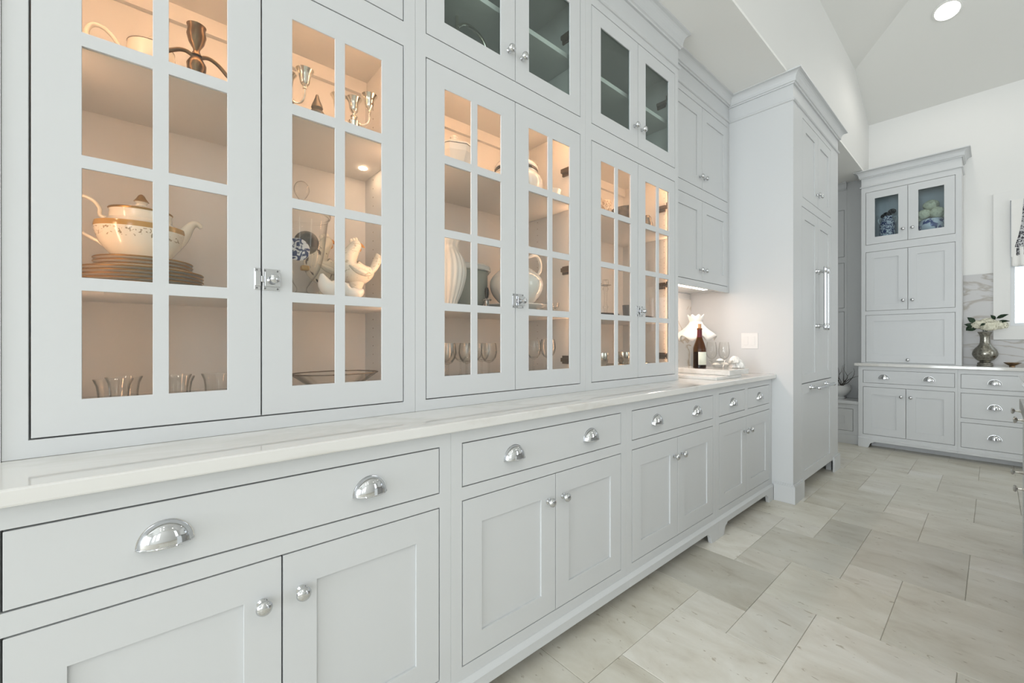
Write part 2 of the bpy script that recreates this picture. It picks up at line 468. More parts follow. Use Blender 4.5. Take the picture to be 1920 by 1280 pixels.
TONE = {(-6, -4, 11, 13): 1.16, (-4, -3, 8, 9): 1.04, (-2, 0, 7, 10): 1.10, (-4, -2, 6, 8): 1.10, (-3, -2, 14, 16): 0.80, (-2, 0, 13, 16): 0.84, (-3, -1, 10, 12): 0.99,
        (-6, -3, 9, 11): 0.82, (-4, -2, 12, 14): 0.88, (-3, -2, 8, 10): 1.03, (-2, -1, 12, 13): 1.02, (-6, -4, 7, 9): 0.97, (-6, -4, 5, 7): 0.99, (-1, 1, 10, 13): 0.97, (-3, -1, 16, 18): 0.92,
        (-3, -1, 4, 6): 1.04, (-2, 0, 19, 22): 0.97, (-1, 1, 16, 19): 0.95, (-6, -3, 15, 17): 1.0, (-3, -2, 20, 22): 1.05, (-2, -1, 18, 19): 1.06, (-4, -3, 14, 15): 1.03}
for a, b, c, d in tiles:
    y0, y1 = (c + 0.45) * U, (d + 0.45) * U
    x0, x1 = (a - 0.41) * U, (b - 0.41) * U
    if y1 < -0.9 or y0 > YF or x1 < XW or x0 > 2.9: continue
    ww, hh = b - a, d - c
    cut = y1 > YF or x0 < XW
    key = (ww, hh)
    if cut or key not in tm:
        xa, xb_, ya, yb = max(x0, XW), x1, y0, min(y1, YF)
        m = MB(); g = 0.0009; cx, cy = (xa + xb_) / 2, (ya + yb) / 2
        hx, hy = (xb_ - xa) / 2 - g, (yb - ya) / 2 - g
        if hx < 0.02 or hy < 0.02: continue
        e = 0.0012
        lo = [m.v(sx * hx, sy * hy, -0.004) for sx, sy in ((-1, -1), (1, -1), (1, 1), (-1, 1))]
        mi = [m.v(sx * hx, sy * hy, -e) for sx, sy in ((-1, -1), (1, -1), (1, 1), (-1, 1))]
        to = [m.v(sx * (hx - e), sy * (hy - e), 0) for sx, sy in ((-1, -1), (1, -1), (1, 1), (-1, 1))]
        m.face(to)
        for p, q in ((lo, mi), (mi, to)):
            for i in range(4): m.face([p[i], p[(i + 1) % 4], q[(i + 1) % 4], q[i]])
        me = m.mesh('floor_tile'); me.materials.append(MAT['travertine'])
        if not cut: tm[key] = me
    else:
        me = tm[key]; cx, cy = (x0 + x1) / 2, (y0 + y1) / 2
    o = link('floor_tile', me, fl, (cx, cy, R.uniform(-0.0006, 0.0)))
    k_ = TONE.get((a, b, c, d), R.uniform(0.93, 1.02)); o.color = (k_, k_ * (1.0 if k_ > 1 else 0.995), k_ * (1.01 if k_ > 1 else 0.975), 1)

struct('wall_left', MB().box(XW - 0.1, XW, YN, YF + 0.1, 0, ZS + 0.1), 'wall_paint')
struct('wall_bulkhead', MB().box(XB - 0.08, XB, YN, YF, ZS + 0.02, 4.03), 'wall_paint')
struct('ceiling_soffit', MB().box(XW, XB, YN, YF, ZS, ZS + 0.02), 'soffit_brightened')
SL, EZ, EY, XM = 0.461, 4.008, 5.605, (XB + XR) / 2
RZ = EZ + SL * (XM - XB); HY = EY - (XM - XB)
m = MB()
P = lambda *c: m.v(*c)
a1, a2, a3, a4 = (XB, YN, EZ), (XB, EY, EZ), (XM, HY, RZ), (XM, YN, RZ)
b1, b2 = (XB, YF, EZ - SL * (YF - EY)), (XR, YF, EZ - SL * (YF - EY))
c1, c2 = (XR, EY, EZ), (XR, YN, EZ)
for poly in ((a1, a2, a3, a4), (a2, b1, b2, c1, a3), (a4, a3, c1, c2)):
    vs = [m.v(*p) for p in poly]; ws = [m.v(p[0], p[1], p[2] + 0.05) for p in poly]
    m.face(vs); m.face(ws[::-1])
    for i in range(len(vs)): m.face([vs[i], vs[(i + 1) % len(vs)], ws[(i + 1) % len(vs)], ws[i]])
struct('ceiling', m, 'ceiling_paint')
# far wall with its window opening; near wall glazed; right wall openings added for fill light
WX0, WX1, WZ0, WZ1 = 0.105, 1.25, 1.30, 2.52
struct('wall_far', MB(far(YF)).grid_frame((XW - 0.1, XR + 0.1), (0, 4.1), [(WX0, WX1, WZ0, WZ1)], -0.12, 0), 'wall_paint')
struct('wall_right', MB(isl(XR)).grid_frame((YN, YF + 0.1), (0, 4.1), [(y - 0.58, y + 0.58, 0.88, 3.56) for y in (-4.6, -2.6, 3.98)], -0.1, 0), 'wall_paint')
struct('wall_near', MB(lambda a, d, z: (a, YN - d, z)).grid_frame((XW - 0.1, XR + 0.1), (0, 5.5), [(x - 0.87, x + 0.87, 0.12, 3.32) for x in (-0.4, 1.65, 3.7)], 0, 0.1), 'wall_paint')
# white return at the near end of the cabinet run
struct('trim_1', MB().box(XW, -1.274, -0.95, -0.2222, 0, ZS), 'wall_paint')

# ------------------------------------------------------------------ glazed hutch cabinets on the counter
XU = -1.277
SW = XU - XW                    # depth to the wall
G = 0.0035
def glazed_door(parent, f, a0, a1, z0, z1, cols, rows, name='door', glass='pane_glass', d0=-0.020, d1=0.0, bev=0.0008):
    holes = [(c0, c1, r0, r1) for c0, c1 in cols for r0, r1 in rows]
    m = MB(f).grid_frame((a0, a1), (z0, z1), holes, -0.006, d1)
    m.grid_frame((a0, a1), (z0, z1), [(min(h[0] for h in holes) - 0.012, max(h[1] for h in holes) + 0.014, min(h[2] for h in holes) - 0.012, max(h[3] for h in holes) + 0.012)], d0, -0.0061)
    dr = obj(name, m, 'paint', parent, bevel=bev)
    for c0, c1, r0, r1 in holes:
        obj('glass_pane', MB(f).box(c0 - 0.003, c1 + 0.003, -0.0095, -0.0068, r0 - 0.003, r1 + 0.003), glass, dr)
    return dr
ROWS = [(1.027, 1.259), (1.287, 1.521), (1.549, 1.782), (1.812, 2.046)]
def hutch(a0, a1, o0, o1, label, puck=False):
    f = left(XU); am = (o0 + o1) / 2
    t = thing('glass_display_cabinet', label, 'cabinet', (XW + SW / 2, (a0 + a1) / 2, 0.9135), 'glass-front display cabinets above the marble counter')
    a0e, a1e = a0 + 0.0004, a1 - 0.0004
    obj('face_frame', MB(f).grid_frame((a0e, a1e), (0.9135, 2.965), [(o0, o1, 0.950, 2.128), (o0, o1, 2.207, 2.786)], -0.021, 0), 'paint', t, bevel=0.0006)
    c = MB(f)
    c.box(a0e, a0e + 0.018, -SW + 0.002, -0.0215, 0.9135, 2.96); c.box(a1e - 0.018, a1e, -SW + 0.002, -0.0215, 0.9135, 2.96)
    c.box(a0e + 0.018, a1e - 0.018, -SW + 0.002, -SW + 0.016, 0.9135, 2.96)
    c.box(a0e + 0.018, a1e - 0.018, -SW + 0.016, -0.0215, 0.9135, 0.995)
    c.box(a0e + 0.018, a1e - 0.018, -SW + 0.016, -0.0215, 2.185, 2.225)
    c.box(a0e + 0.018, a1e - 0.018, -SW + 0.016, -0.0215, 2.80, 2.82)
    # door stops behind the gaps keep the light in
    for z0, z1 in ((0.950, 2.128), (2.207, 2.786)):
        c.grid_frame((o0 - 0.01, o1 + 0.01), (z0 - 0.01, z1 + 0.01), [(o0 + 0.012, o1 - 0.012, z0 + 0.012, z1 - 0.012)], -0.030, -0.0225)
        c.box(am - 0.014, am + 0.014, -0.030, -0.0225, z0, z1)
    obj('carcass', c, 'lining', t)
    obj('nailer_strip', MB(f).box(a0 + 0.02, a1 - 0.02, -SW + 0.016, -SW + 0.034, 2.135, 2.185), 'lining', t)
    for z in (1.262, 1.795): obj('shelf', MB(f).box(a0 + 0.0195, a1 - 0.0195, -SW + 0.017, -0.036, z, z + 0.019), 'lining', t, bevel=0.001)
    obj('shelf', MB(f).box(a0 + 0.0195, a1 - 0.0195, -SW + 0.017, -0.045, 2.49, 2.512), 'lining', t, bevel=0.001)
    ph = MB(f)
    for side, s in ((a0 + 0.0185, 0), (a1 - 0.0185, 1)):
        for dd in (-0.31, -0.085):
            for k in range(32):
                z = 1.03 + k * 0.034
                e = 0.0008 if s == 0 else -0.0008
                ph.box(min(side, side + e), max(side, side + e), dd, dd + 0.0035, z, z + 0.0035)
    po = obj('shelf_pin_holes', ph, 'pin_brown', t); po['kind'] = 'stuff'
    for side in (o0 - 0.006, o1 + 0.006):
        obj('light_strip', MB(f).box(side - 0.005, side + 0.005, -0.0385, -0.0310, 1.01, 2.10), 'led_side', t)
    obj('light_strip', MB(f).box(o0 + 0.01, o1 - 0.01, -0.044, -0.036, 2.152, 2.160), 'led_top_fill', t)  # unseen strip added to brighten the top compartment
    for a, z in ((am + 0.375, 1.795),) if puck else ():
        obj('puck_light', MB(f).lathe(a, -0.262, [(0, -0.003), (0.0125, -0.003), (0.015, -0.0005), (0.015, -0.0001)], 20, z0=z), 'led_puck', t)
    L0, L1 = o0 + G, am - G / 2
    R0, R1 = am + G / 2, o1 - G
    cl = [(L0 + 0.072, L0 + 0.187), (L0 + 0.216, L0 + 0.331)]
    cr = [(R0 + 0.073, R0 + 0.188), (R0 + 0.217, R0 + 0.332)]
    dl = glazed_door(t, f, L0, L1, 0.950 + G, 2.128 - G, cl, ROWS)
    dr = glazed_door(t, f, R0, R1, 0.950 + G, 2.128 - G, cr, ROWS)
    for z in (1.06, 1.50, 1.985):
        shared('hinge', HINGE, 0, dr, f(o1 - 0.004, 0.0, z)); h = shared('hinge', HINGE, 0, dl, f(o0 + 0.004, 0.0, z)); h.scale = (1, -1, 1)
    # chrome cupboard latch: keeper on the left door, plate and knob on the right one
    zc = 1.316
    obj('latch_keeper', MB(f).box(am - 0.017, am - 0.003, 0, 0.002, zc - 0.029, zc + 0.029).box(am - 0.016, am - 0.003, 0.002, 0.010, zc - 0.019, zc + 0.019), 'chrome', dl, bevel=0.0008)
    lp = obj('latch_plate', MB(f).box(am + 0.003, am + 0.043, 0, 0.002, zc - 0.029, zc + 0.029).box(am + 0.006, am + 0.043, 0.002, 0.011, zc - 0.019, zc + 0.019).box(am - 0.002, am + 0.006, 0.003, 0.009, zc - 0.008, zc + 0.008), 'chrome', dr, bevel=0.0008)
    obj('latch_knob', MB(f).lathe(am + 0.026, 0.0, [(0, 0.010), (0.0055, 0.010), (0.005, 0.017), (0.010, 0.021), (0.0125, 0.026), (0.011, 0.031), (0.006, 0.034), (0, 0.0345)], 18, axis='d', z0=zc), 'chrome', dr, smooth=True)
    sm = MB(f)
    for a in (am - 0.011, am + 0.008, am + 0.038):
        for z in (zc - 0.024, zc + 0.024): sm.lathe(a, 0.002, [(0.0026, 0.0), (0.0022, 0.0012), (0, 0.0012)], 8, axis='d', z0=z)
    so = obj('screw', sm, 'screw', dr); so['kind'] = 'stuff'
    for (d0, d1), s in (((L0, L1), -1), ((R0, R1), 1)):
        ud = glazed_door(t, f, d0, d1, 2.207 + G, 2.786 - G, [(d0 + 0.071, d1 - 0.075) if s < 0 else (d0 + 0.075, d1 - 0.071)], [(2.282, 2.709)], 'upper_door', 'pane_green')
        ka = d1 - 0.034 if s < 0 else d0 + 0.034
        shared('knob', KNOB, 0, ud, f(ka, 0, 2.318))
        for z in (2.27, 2.64):
            h = shared('hinge', HINGE, 0, ud, f(o1 - 0.004 if s > 0 else o0 + 0.004, 0, z))
            if s < 0: h.scale = (1, -1, 1)
    return t
hutch(-0.222, 0.675, -0.1865, 0.6335, 'glass-front display cabinet holding the gold-banded teapot, plates and hens', True)
hutch(0.675, 1.571, 0.7145, 1.5345, 'glass-front display cabinet holding the tall white fluted vase and ewer')
hutch(1.571, 2.466, 1.6155, 2.4255, 'glass-front display cabinet beside the wine bottle nook, holding woven goblets')

# mouldings: bead under the frieze and crown to the soffit
def crown_prof(zb, zt, pr):
    h = zt - zb
    pts = [(0.0, zb), (0.010, zb), (0.012, zb + 0.10 * h), (0.020, zb + 0.14 * h), (0.020, zb + 0.22 * h)]
    for k in range(7):
        t = k / 6 * PI / 2
        pts.append((0.020 + (pr - 0.026) * (1 - math.cos(t)), zb + 0.22 * h + 0.64 * h * math.sin(t)))
    pts += [(pr, zb + 0.88 * h), (pr, zt), (0.0, zt)]
    return pts
def bead_prof(z): return [(0, z), (0.006, z + 0.001), (0.011, z + 0.006), (0.012, z + 0.012), (0.008, z + 0.017), (0, z + 0.018)]
def mould(name, f, zb, path, pr, zt=ZS - 0.0005):
    struct(name, MB(f).sweep(crown_prof(zb, zt, pr), path), 'paint')
fU = left(XU)
s2 = 1.0
mould('trim_2', fU, 2.950, [(-0.222, 0.0002, 0, 1), (2.4665, 0.0002, 1, 1), (2.4665, -0.09, 1, 0)], 0.055)
struct('trim_3', MB(fU).sweep(bead_prof(2.829), [(-0.222, 0.0002, 0, 1), (2.4665, 0.0002, 1, 1), (2.4665, -0.085, 1, 0)]), 'paint')

# ------------------------------------------------------------------ marble counter and backsplash
ct = obj('marble_countertop', MB().box(XW + 0.001, -1.035, -0.224, 3.4395, 0.883, 0.913), 'marble', bevel=0.004, base=(-1.36, 1.6, 0.883))
tag(ct, 'long polished white marble countertop over the near base cabinets', 'countertop')
struct('trim_4', MB().box(XW + 0.0005, XW + 0.012, 2.467, 3.439, 0.9135, 1.50), 'marble_gold')

# ------------------------------------------------------------------ base cabinets
XC = -1.065
def shaker_door(parent, f, a0, a1, z0, z1, knob=None, rz=0.0, name='door', st=0.073, panels=None, kz=None):
    panels = panels or [(a0 + st, a1 - st, z0 + 0.077, z1 - 0.080)]
    d = obj(name, MB(f).shaker(a0, a1, z0, z1, panels, -0.021, 0.0), 'paint', parent, bevel=0.0007)
    if knob is not None:
        shared('knob', KNOB, 0, d, f(knob, 0, kz), rz)
    return d
def drawer(parent, f, a0, a1, z0, z1, pulls, rz=0.0, zp=None):
    d = obj('drawer', MB(f).box(a0, a1, -0.020, 0, z0, z1), 'paint', parent, bevel=0.0007)
    for p in pulls: shared('cup_pull', CUP, 0, d, f(p, 0, zp if zp else (z0 + z1) / 2 - 0.018), rz)
    return d
def base_carcass(t, f, a0, a1, dep, openings, z0=0.11, z1=0.8825):
    c = MB(f)
    c.box(a0, a0 + 0.018, -dep, -0.0225, z0, z1); c.box(a1 - 0.018, a1, -dep, -0.0225, z0, z1)
    c.box(a0 + 0.018, a1 - 0.018, -dep, -dep + 0.012, z0, z1); c.box(a0 + 0.018, a1 - 0.018, -dep + 0.012, -0.0225, z0, z0 + 0.02)
    for o in openings:
        c.grid_frame((o[0] - 0.008, o[1] + 0.008), (o[2] - 0.008, o[3] + 0.008), [(o[0] + 0.012, o[1] - 0.012, o[2] + 0.012, o[3] - 0.012)], -0.032, -0.0232)
    obj('carcass', c, 'lining', t)
def skirt_poly(a0, a1, z_arch, z_top, feet):
    """bottom outline with bracket feet: feet = list of (side, width) with side 'l' or 'r'"""
    pts = [(a0, z_top)]
    if 'l' in feet:
        w = feet['l']
        pts += [(a0, 0.0), (a0 + w, 0.0)]
        for k in range(1, 6): pts.append((a0 + w + 0.006 + 0.030 * (1 - math.cos(k / 5 * PI / 2)), z_arch * 0.82 * math.sin(k / 5 * PI / 2)))
        pts.append((a0 + w + 0.040, z_arch * 0.82)); pts.append((a0 + w + 0.052, z_arch))
    else: pts.append((a0, z_arch))
    if 'r' in feet:
        w = feet['r']
        pts += [(a1 - w - 0.052, z_arch), (a1 - w - 0.040, z_arch * 0.82)]
        for k in range(5, 0, -1): pts.append((a1 - w - 0.006 - 0.030 * (1 - math.cos(k / 5 * PI / 2)), z_arch * 0.82 * math.sin(k / 5 * PI / 2)))
        pts += [(a1 - w, 0.0), (a1, 0.0)]
    else: pts.append((a1, z_arch))
    pts.append((a1, z_top))
    return pts
def skirt(t, f, a0, a1, feet, d1=0.015, za=0.066, zt=0.100):
    obj('skirt', MB(f).prism(skirt_poly(a0, a1, za, zt, feet), -0.006, d1), 'paint', t, bevel=0.0008)
    obj('skirt_moulding', MB(f).sweep([(-0.006, zt), (d1 + 0.002, zt), (d1 + 0.002, zt + 0.003), (d1 - 0.003, zt + 0.006), (d1 - 0.008, zt + 0.010), (0.0015, zt + 0.014), (-0.006, zt + 0.014)], [(a0, 0, 0, 1), (a1, 0, 0, 1)]), 'paint', t)
fB = left(XC); DEP = XC - XW - 0.002
GRPB = 'base cabinets under the long marble counter'
def base_unit(a0, a1, o0, o1, label, feet, split=None):
    t = thing('base_cabinet', label, 'cabinet', ((XC + XW) / 2, (a0 + a1) / 2, 0.0), GRPB)
    b0, b1 = a0 + 0.0003, a1 - 0.0003
    am = (o0 + o1) / 2
    if split:
        dops = [(o0, split[0], 0.703, 0.840), (split[1], o1, 0.703, 0.840)]
        am = (split[0] + split[1]) / 2
    else: dops = [(o0, o1, 0.703, 0.840)]
    op = dops + [(o0, o1, 0.153, 0.663)]
    obj('face_frame', MB(fB).grid_frame((b0, b1), (0.100, 0.8825), op, -0.022, 0), 'paint', t, bevel=0.0006)
    base_carcass(t, fB, b0, b1, DEP, op)
    for o in dops:
        c = (o[0] + o[1]) / 2
        drawer(t, fB, o[0] + G, o[1] - G, 0.703 + G, 0.840 - G, [c] if split else [c - 0.205, c + 0.205], 0, 0.755)
    shaker_door(t, fB, o0 + G, am - G / 2, 0.153 + G, 0.663 - G, am - 0.040, kz=0.568)
    shaker_door(t, fB, am + G / 2, o1 - G, 0.153 + G, 0.663 - G, am + 0.040, kz=0.568)
    skirt(t, fB, b0, b1, feet)
    return t
base_unit(-0.225, 0.680, -0.187, 0.6425, 'white base cabinet nearest the camera, below the teapot display cabinet', {'l': 0.10})
base_unit(0.680, 1.594, 0.7205, 1.5535, 'second white base cabinet from the camera, below the fluted vase cabinet', {})
base_unit(1.594, 2.502, 1.6355, 2.4645, 'third white base cabinet from the camera, ending over the middle bracket foot', {'r': 0.085})
base_unit(2.502, 3.4385, 2.544, 3.390, 'narrow-drawer white base cabinet against the refrigerator side panel', {'l': 0.075, 'r': 0.10}, (2.940, 2.986))

# ------------------------------------------------------------------ wall cabinet over the wine nook
XD = -1.363
fD = left(XD)
t = thing('wall_cabinet', 'white wall cabinet with four panelled doors above the wine bottle nook', 'cabinet', ((XD + XW) / 2, 2.953, 1.532))
w0, w1 = 2.4672, 3.4388
q0, q1, qm = 2.520, 3.412, 2.9755
opsD = [(q0, q1, 1.577, 2.154), (q0, q1, 2.233, 2.822)]
obj('face_frame', MB(fD).grid_frame((w0, w1), (1.532, 2.985), opsD, -0.022, 0), 'paint', t, bevel=0.0006)
c = MB(fD); dd = XD - XW - 0.002
c.box(w0, w0 + 0.018, -dd, -0.0225, 1.545, 2.98); c.box(w1 - 0.018, w1, -dd, -0.0225, 1.545, 2.98); c.box(w0 + 0.018, w1 - 0.018, -dd, -dd + 0.012, 1.545, 2.98)
c.box(w0 + 0.018, w1 - 0.018, -dd + 0.012, -0.0225, 1.55, 1.57); c.box(w0 + 0.018, w1 - 0.018, -dd + 0.012, -0.0225, 2.185, 2.205)
obj('carcass', c, 'paint', t)
for z0, z1, kz in ((1.577, 2.154, 1.655), (2.233, 2.822, 2.315)):
    for s, (d0, d1) in ((-1, (q0 + G, qm - G / 2)), (1, (qm + G / 2, q1 - G))):
        shaker_door(t, fD, d0, d1, z0 + G, z1 - G, qm + s * 0.035, kz=kz)
obj('light_bar', MB(fD).box(2.475, 3.12, -0.060, -0.026, 1.533, 1.5495), 'led_bar', t, label='glowing under-cabinet light bar')
mould('trim_5', fD, 2.980, [(2.467, 0.0002, 0, 1), (3.440, 0.0002, 0, 1)], 0.055)
struct('trim_6', MB(fD).sweep(bead_prof(2.862), [(2.467, 0.0002, 0, 1), (3.440, 0.0002, 0, 1)]), 'paint')

# ------------------------------------------------------------------ panelled refrigerator in its enclosure
XF = -0.930
fF = left(XF)
t = thing('refrigerator_enclosure', 'tall white enclosure around the refrigerator, with two small doors on top', 'cabinet', (-1.3, 4.08, 0.0))
r0, r1 = 3.440, 4.735
opF = [(3.640, 4.500, 0.104, 2.153), (3.662, 4.482, 2.222, 2.812)]
obj('face_frame', MB(fF).grid_frame((r0, r1), (0.104, 2.985), opF, -0.022, 0), 'paint', t)
obj('side_panel', MB(fF).box(r0, r0 + 0.02, XW - XF + 0.002, -0.022, 0.0, 2.985).box(r0, 3.60, -0.06, -0.022, 0, 0.104), 'paint', t, label='tall plain white side panel')
obj('side_panel', MB(fF).box(r1 - 0.02, r1, XW - XF + 0.002, -0.0225, 0.0, 2.985).box(4.60, r1, -0.06, -0.0225, 0, 0.104), 'paint', t)
obj('divider', MB(fF).box(r0 + 0.021, r1 - 0.021, XW - XF + 0.01, -0.0225, 2.18, 2.20), 'lining', t)
for s, (d0, d1) in ((-1, (3.662 + G, 4.072 - G / 2)), (1, (4.072 + G / 2, 4.482 - G))):
    pn = [(3.744, 3.988, 2.300, 2.728)] if s < 0 else [(4.144, 4.398, 2.300, 2.728)]
    shaker_door(t, fF, d0, d1, 2.222 + G, 2.812 - G, 4.072 + s * 0.035, panels=pn, kz=2.322)
for nm, a0, a1, retl in (('plinth', r0 - 0.014, 3.655, True), ('plinth', 4.545, r1 + 0.014, False)):
    m = MB(fF).box(a0, a1, 0.0005, 0.015, 0, 0.122).box(a0, a1, 0.0005, 0.011, 0.122, 0.130).box(a0, a1, 0.0005, 0.007, 0.130, 0.136)
    if retl: m.box(a0, r0 - 0.0005, XC - XF + 0.017, 0.0005, 0, 0.122).box(a0 + 0.004, r0 - 0.0005, XC - XF + 0.017, 0.0005, 0.122, 0.130).box(a0 + 0.008, r0 - 0.0005, XC - XF + 0.017, 0.0005, 0.130, 0.136)
    else: m.box(r1 + 0.0005, a1, -0.6, 0.0005, 0, 0.122)
    obj(nm, m, 'paint', t, bevel=0.0008)
t = thing('refrigerator', 'built-in refrigerator with white panelled doors and long chrome bar handles', 'refrigerator', (-1.3, 4.07, 0.0))
obj('body', MB(fF).box(3.66, 4.48, -0.70, -0.030, 0.106, 2.15), 'lining', t)
def bar_handle(parent, f, p0, p1, off=0.058, rad=0.0105):
    """chrome bar on two posts with round rosettes and collars"""
    (a0, z0), (a1, z1) = p0, p1
    m = MB(f)
    for a, z in (p0, p1):
        m.lathe(a, 0, [(0, 0), (0.020, 0), (0.019, 0.006), (0.010, 0.010), (0.008, 0.022), (0.012, 0.026), (0.012, 0.030), (0.008, 0.034), (0.009, off), (0, off)], 16, axis='d', z0=z)
    h = obj('bar_handle', m, 'chrome', parent, smooth=True)
    ea, ez = (a1 - a0), (z1 - z0); L = math.hypot(ea, ez); ea /= L; ez /= L
    ts = [-0.035, -0.033, -0.022, -0.018, -0.016, 0.012, 0.016, 0.02, L - 0.02, L - 0.016, L - 0.012, L + 0.016, L + 0.018, L + 0.022, L + 0.033, L + 0.035]
    rs = [0.004, 0.010, 0.013, 0.010, 0.0135, 0.0135, 0.011, rad, rad, 0.011, 0.0135, 0.0135, 0.010, 0.013, 0.010, 0.004]
    obj('bar', MB(f).tube([(a0 + ea * s, off, z0 + ez * s) for s in ts], rs, 14), 'chrome', h, smooth=True)
    return h
fdl = obj('door', MB(fF).shaker(3.640 + G, 4.070 - G / 2, 0.835 + G, 2.153 - G, [(3.717, 3.990, 0.905, 2.066)], -0.028, 0.0), 'paint', t, bevel=0.0007)
fdr = obj('door', MB(fF).shaker(4.070 + G / 2, 4.500 - G, 0.835 + G, 2.153 - G, [(4.144, 4.398, 0.905, 2.066)], -0.028, 0.0), 'paint', t, bevel=0.0007)
bar_handle(fdl, fF, (4.030, 1.275), (4.030, 1.712)); bar_handle(fdr, fF, (4.108, 1.275), (4.108, 1.712))
fdd = obj('freezer_drawer', MB(fF).shaker(3.640 + G, 4.500 - G, 0.107, 0.835 - G, [(3.700, 4.449, 0.182, 0.757)], -0.028, 0.0), 'paint', t, bevel=0.0007)
bar_handle(fdd, fF, (3.862, 0.797), (4.302, 0.797))
mould('trim_7', fF, 2.975, [(3.440, XD - XF + 0.0, -1, 0), (3.440, 0.0002, -1, 1), (4.735, 0.0002, 1, 1), (4.735, -0.5, 1, 0)], 0.060, ZS + 0.004)
struct('trim_8', MB(fF).sweep(bead_prof(2.858), [(3.440, XD - XF + 0.0, -1, 0), (3.440, 0.0002, -1, 1), (4.735, 0.0002, 1, 1), (4.735, -0.5, 1, 0)]), 'paint')
# double rocker switch on the side panel
fS = lambda a, d, z: (a, 3.4398 - d, z)
t = thing('light_switch', 'white double rocker light switch on the refrigerator side panel', 'switch', (-1.214, 3.4398, 1.155))
obj('wall_plate', MB(fS).box(-1.273, -1.155, 0, 0.005, 1.096, 1.214), 'switch_plastic', t, bevel=0.002)
for a in (-1.238, -1.190): obj('rocker', MB(fS).prism([(a - 0.0165, 1.122), (a + 0.0165, 1.122), (a + 0.0165, 1.188), (a - 0.0165, 1.188)], 0.005, 0.009), 'switch_plastic', t, bevel=0.0015)

# ------------------------------------------------------------------ far run: tower, base units, counter
YB, YT = 5.910, 6.035
fb = far(YB); ft = far(YT)
RZF = -PI / 2
GRPF = 'cabinets along the far window wall'
t = thing('tower_cabinet', 'tall white cabinet on the far counter with two blue-white vases behind glass', 'cabinet', (-0.59, 6.18, 0.9135))
tw0, tw1 = -0.975, -0.207
u0, u1, um = -0.937, -0.2490, -0.594
opT = [(u0, u1, 2.221, 2.806), (u0, u1, 1.487, 2.142), (u0, u1, 0.920, 1.442)]
obj('face_frame', MB(ft).grid_frame((tw0, tw1), (0.9135, 2.975), opT, -0.022, 0), 'paint', t, bevel=0.0006)
c = MB(ft); dd = YF - YT - 0.002
c.box(tw0, tw0 + 0.018, -dd, -0.0225, 0.9135, 2.97); c.box(tw1 - 0.018, tw1, -dd, -0.0225, 0.9135, 2.97); c.box(tw0 + 0.018, tw1 - 0.018, -dd, -dd + 0.012, 0.9135, 2.97)
for z in (1.46, 2.16, 2.82): c.box(tw0 + 0.018, tw1 - 0.018, -dd + 0.012, -0.0225, z, z + 0.018)
for o in opT: c.grid_frame((o[0] - 0.008, o[1] + 0.008), (o[2] - 0.006, o[3] + 0.008), [(o[0] + 0.012, o[1] - 0.012, o[2] + 0.012, o[3] - 0.012)], -0.032, -0.0232)
obj('carcass', c, 'lining', t)
for s, (d0, d1) in ((-1, (u0 + G, um - G / 2)), (1, (um + G / 2, u1 - G))):
    gl = [(-0.859, -0.668)] if s < 0 else [(-0.514, -0.327)]
    d = glazed_door(t, ft, d0, d1, 2.221 + G, 2.806 - G, gl, [(2.302, 2.727)], 'upper_door', 'pane_blue')
    shared('knob', KNOB, 0, d, ft(um + s * 0.036, 0, 2.345), RZF)
    pn = [(d0 + 0.07, d1 - 0.072, 1.56, 2.065)]
    shaker_door(t, ft, d0, d1, 1.487 + G, 2.142 - G, um + s * 0.036, RZF, panels=pn, kz=1.587)
shaker_door(t, ft, u0 + G, u1 - G, 0.920 + G, 1.442 - G, um, RZF, 'flap_door', panels=[(u0 + 0.072, u1 - 0.078, 1.005, 1.372)], kz=0.956)
struct('trim_9', MB(ft).sweep(crown_prof(2.965, 3.045, 0.060), [(tw0, -dd, -1, 0), (tw0, 0.0002, -1, 1), (tw1, 0.0002, 1, 1), (tw1, -dd, 1, 0)]), 'paint')
struct('trim_10', MB(ft).sweep(bead_prof(2.862), [(tw0, -dd, -1, 0), (tw0, 0.0002, -1, 1), (tw1, 0.0002, 1, 1), (tw1, -dd, 1, 0)]), 'paint')

DF = YF - YB - 0.002
def far_base(a0, a1, label, kind, o0, o1, pulls, feet):
    t = thing('base_cabinet', label, 'cabinet', ((a0 + a1) / 2, (YB + YF) / 2, 0), GRPF)
    b0, b1 = a0 + 0.0003, a1 - 0.0003
    if kind == 'doors': op = [(o0, o1, 0.700, 0.841), (o0, o1, 0.139, 0.660)]
    else: op = [(o0, o1, 0.698, 0.838), (o0, o1, 0.415, 0.657), (o0, o1, 0.132, 0.374)]
    obj('face_frame', MB(fb).grid_frame((b0, b1), (0.095, 0.8825), op, -0.022, 0), 'paint', t, bevel=0.0006)
    base_carcass(t, fb, b0, b1, DF, op)
    drawer(t, fb, o0 + G, o1 - G, op[0][2] + G, op[0][3] - G, pulls, RZF)
    if kind == 'doors':
        mid = -0.596
        for s, (d0, d1) in ((-1, (o0 + G, mid - G / 2)), (1, (mid + G / 2, o1 - G))):
            shaker_door(t, fb, d0, d1, 0.139 + G, 0.660 - G, mid + s * 0.036, RZF, kz=0.572)
    else:
        for o in op[1:]: drawer(t, fb, o0 + G, o1 - G, o[2] + G, o[3] - G, pulls, RZF)
    skirt(t, fb, b0, b1, feet, za=0.068, zt=0.092)
    obj('toe_board', MB(fb).box(b0 + (0.09 if 'l' in feet else 0), b1, -0.16, -0.14, 0, 0.094), 'paint', t)
    return t
far_base(-0.980, -0.228, 'white base cabinet with one drawer and two doors under the far tower', 'doors', -0.941, -0.2475, [-0.768, -0.427], {'l': 0.085})
far_base(-0.228, 0.262, 'white three-drawer base cabinet under the mercury glass vase', 'drawers', -0.209, 0.220, [0.006], {})
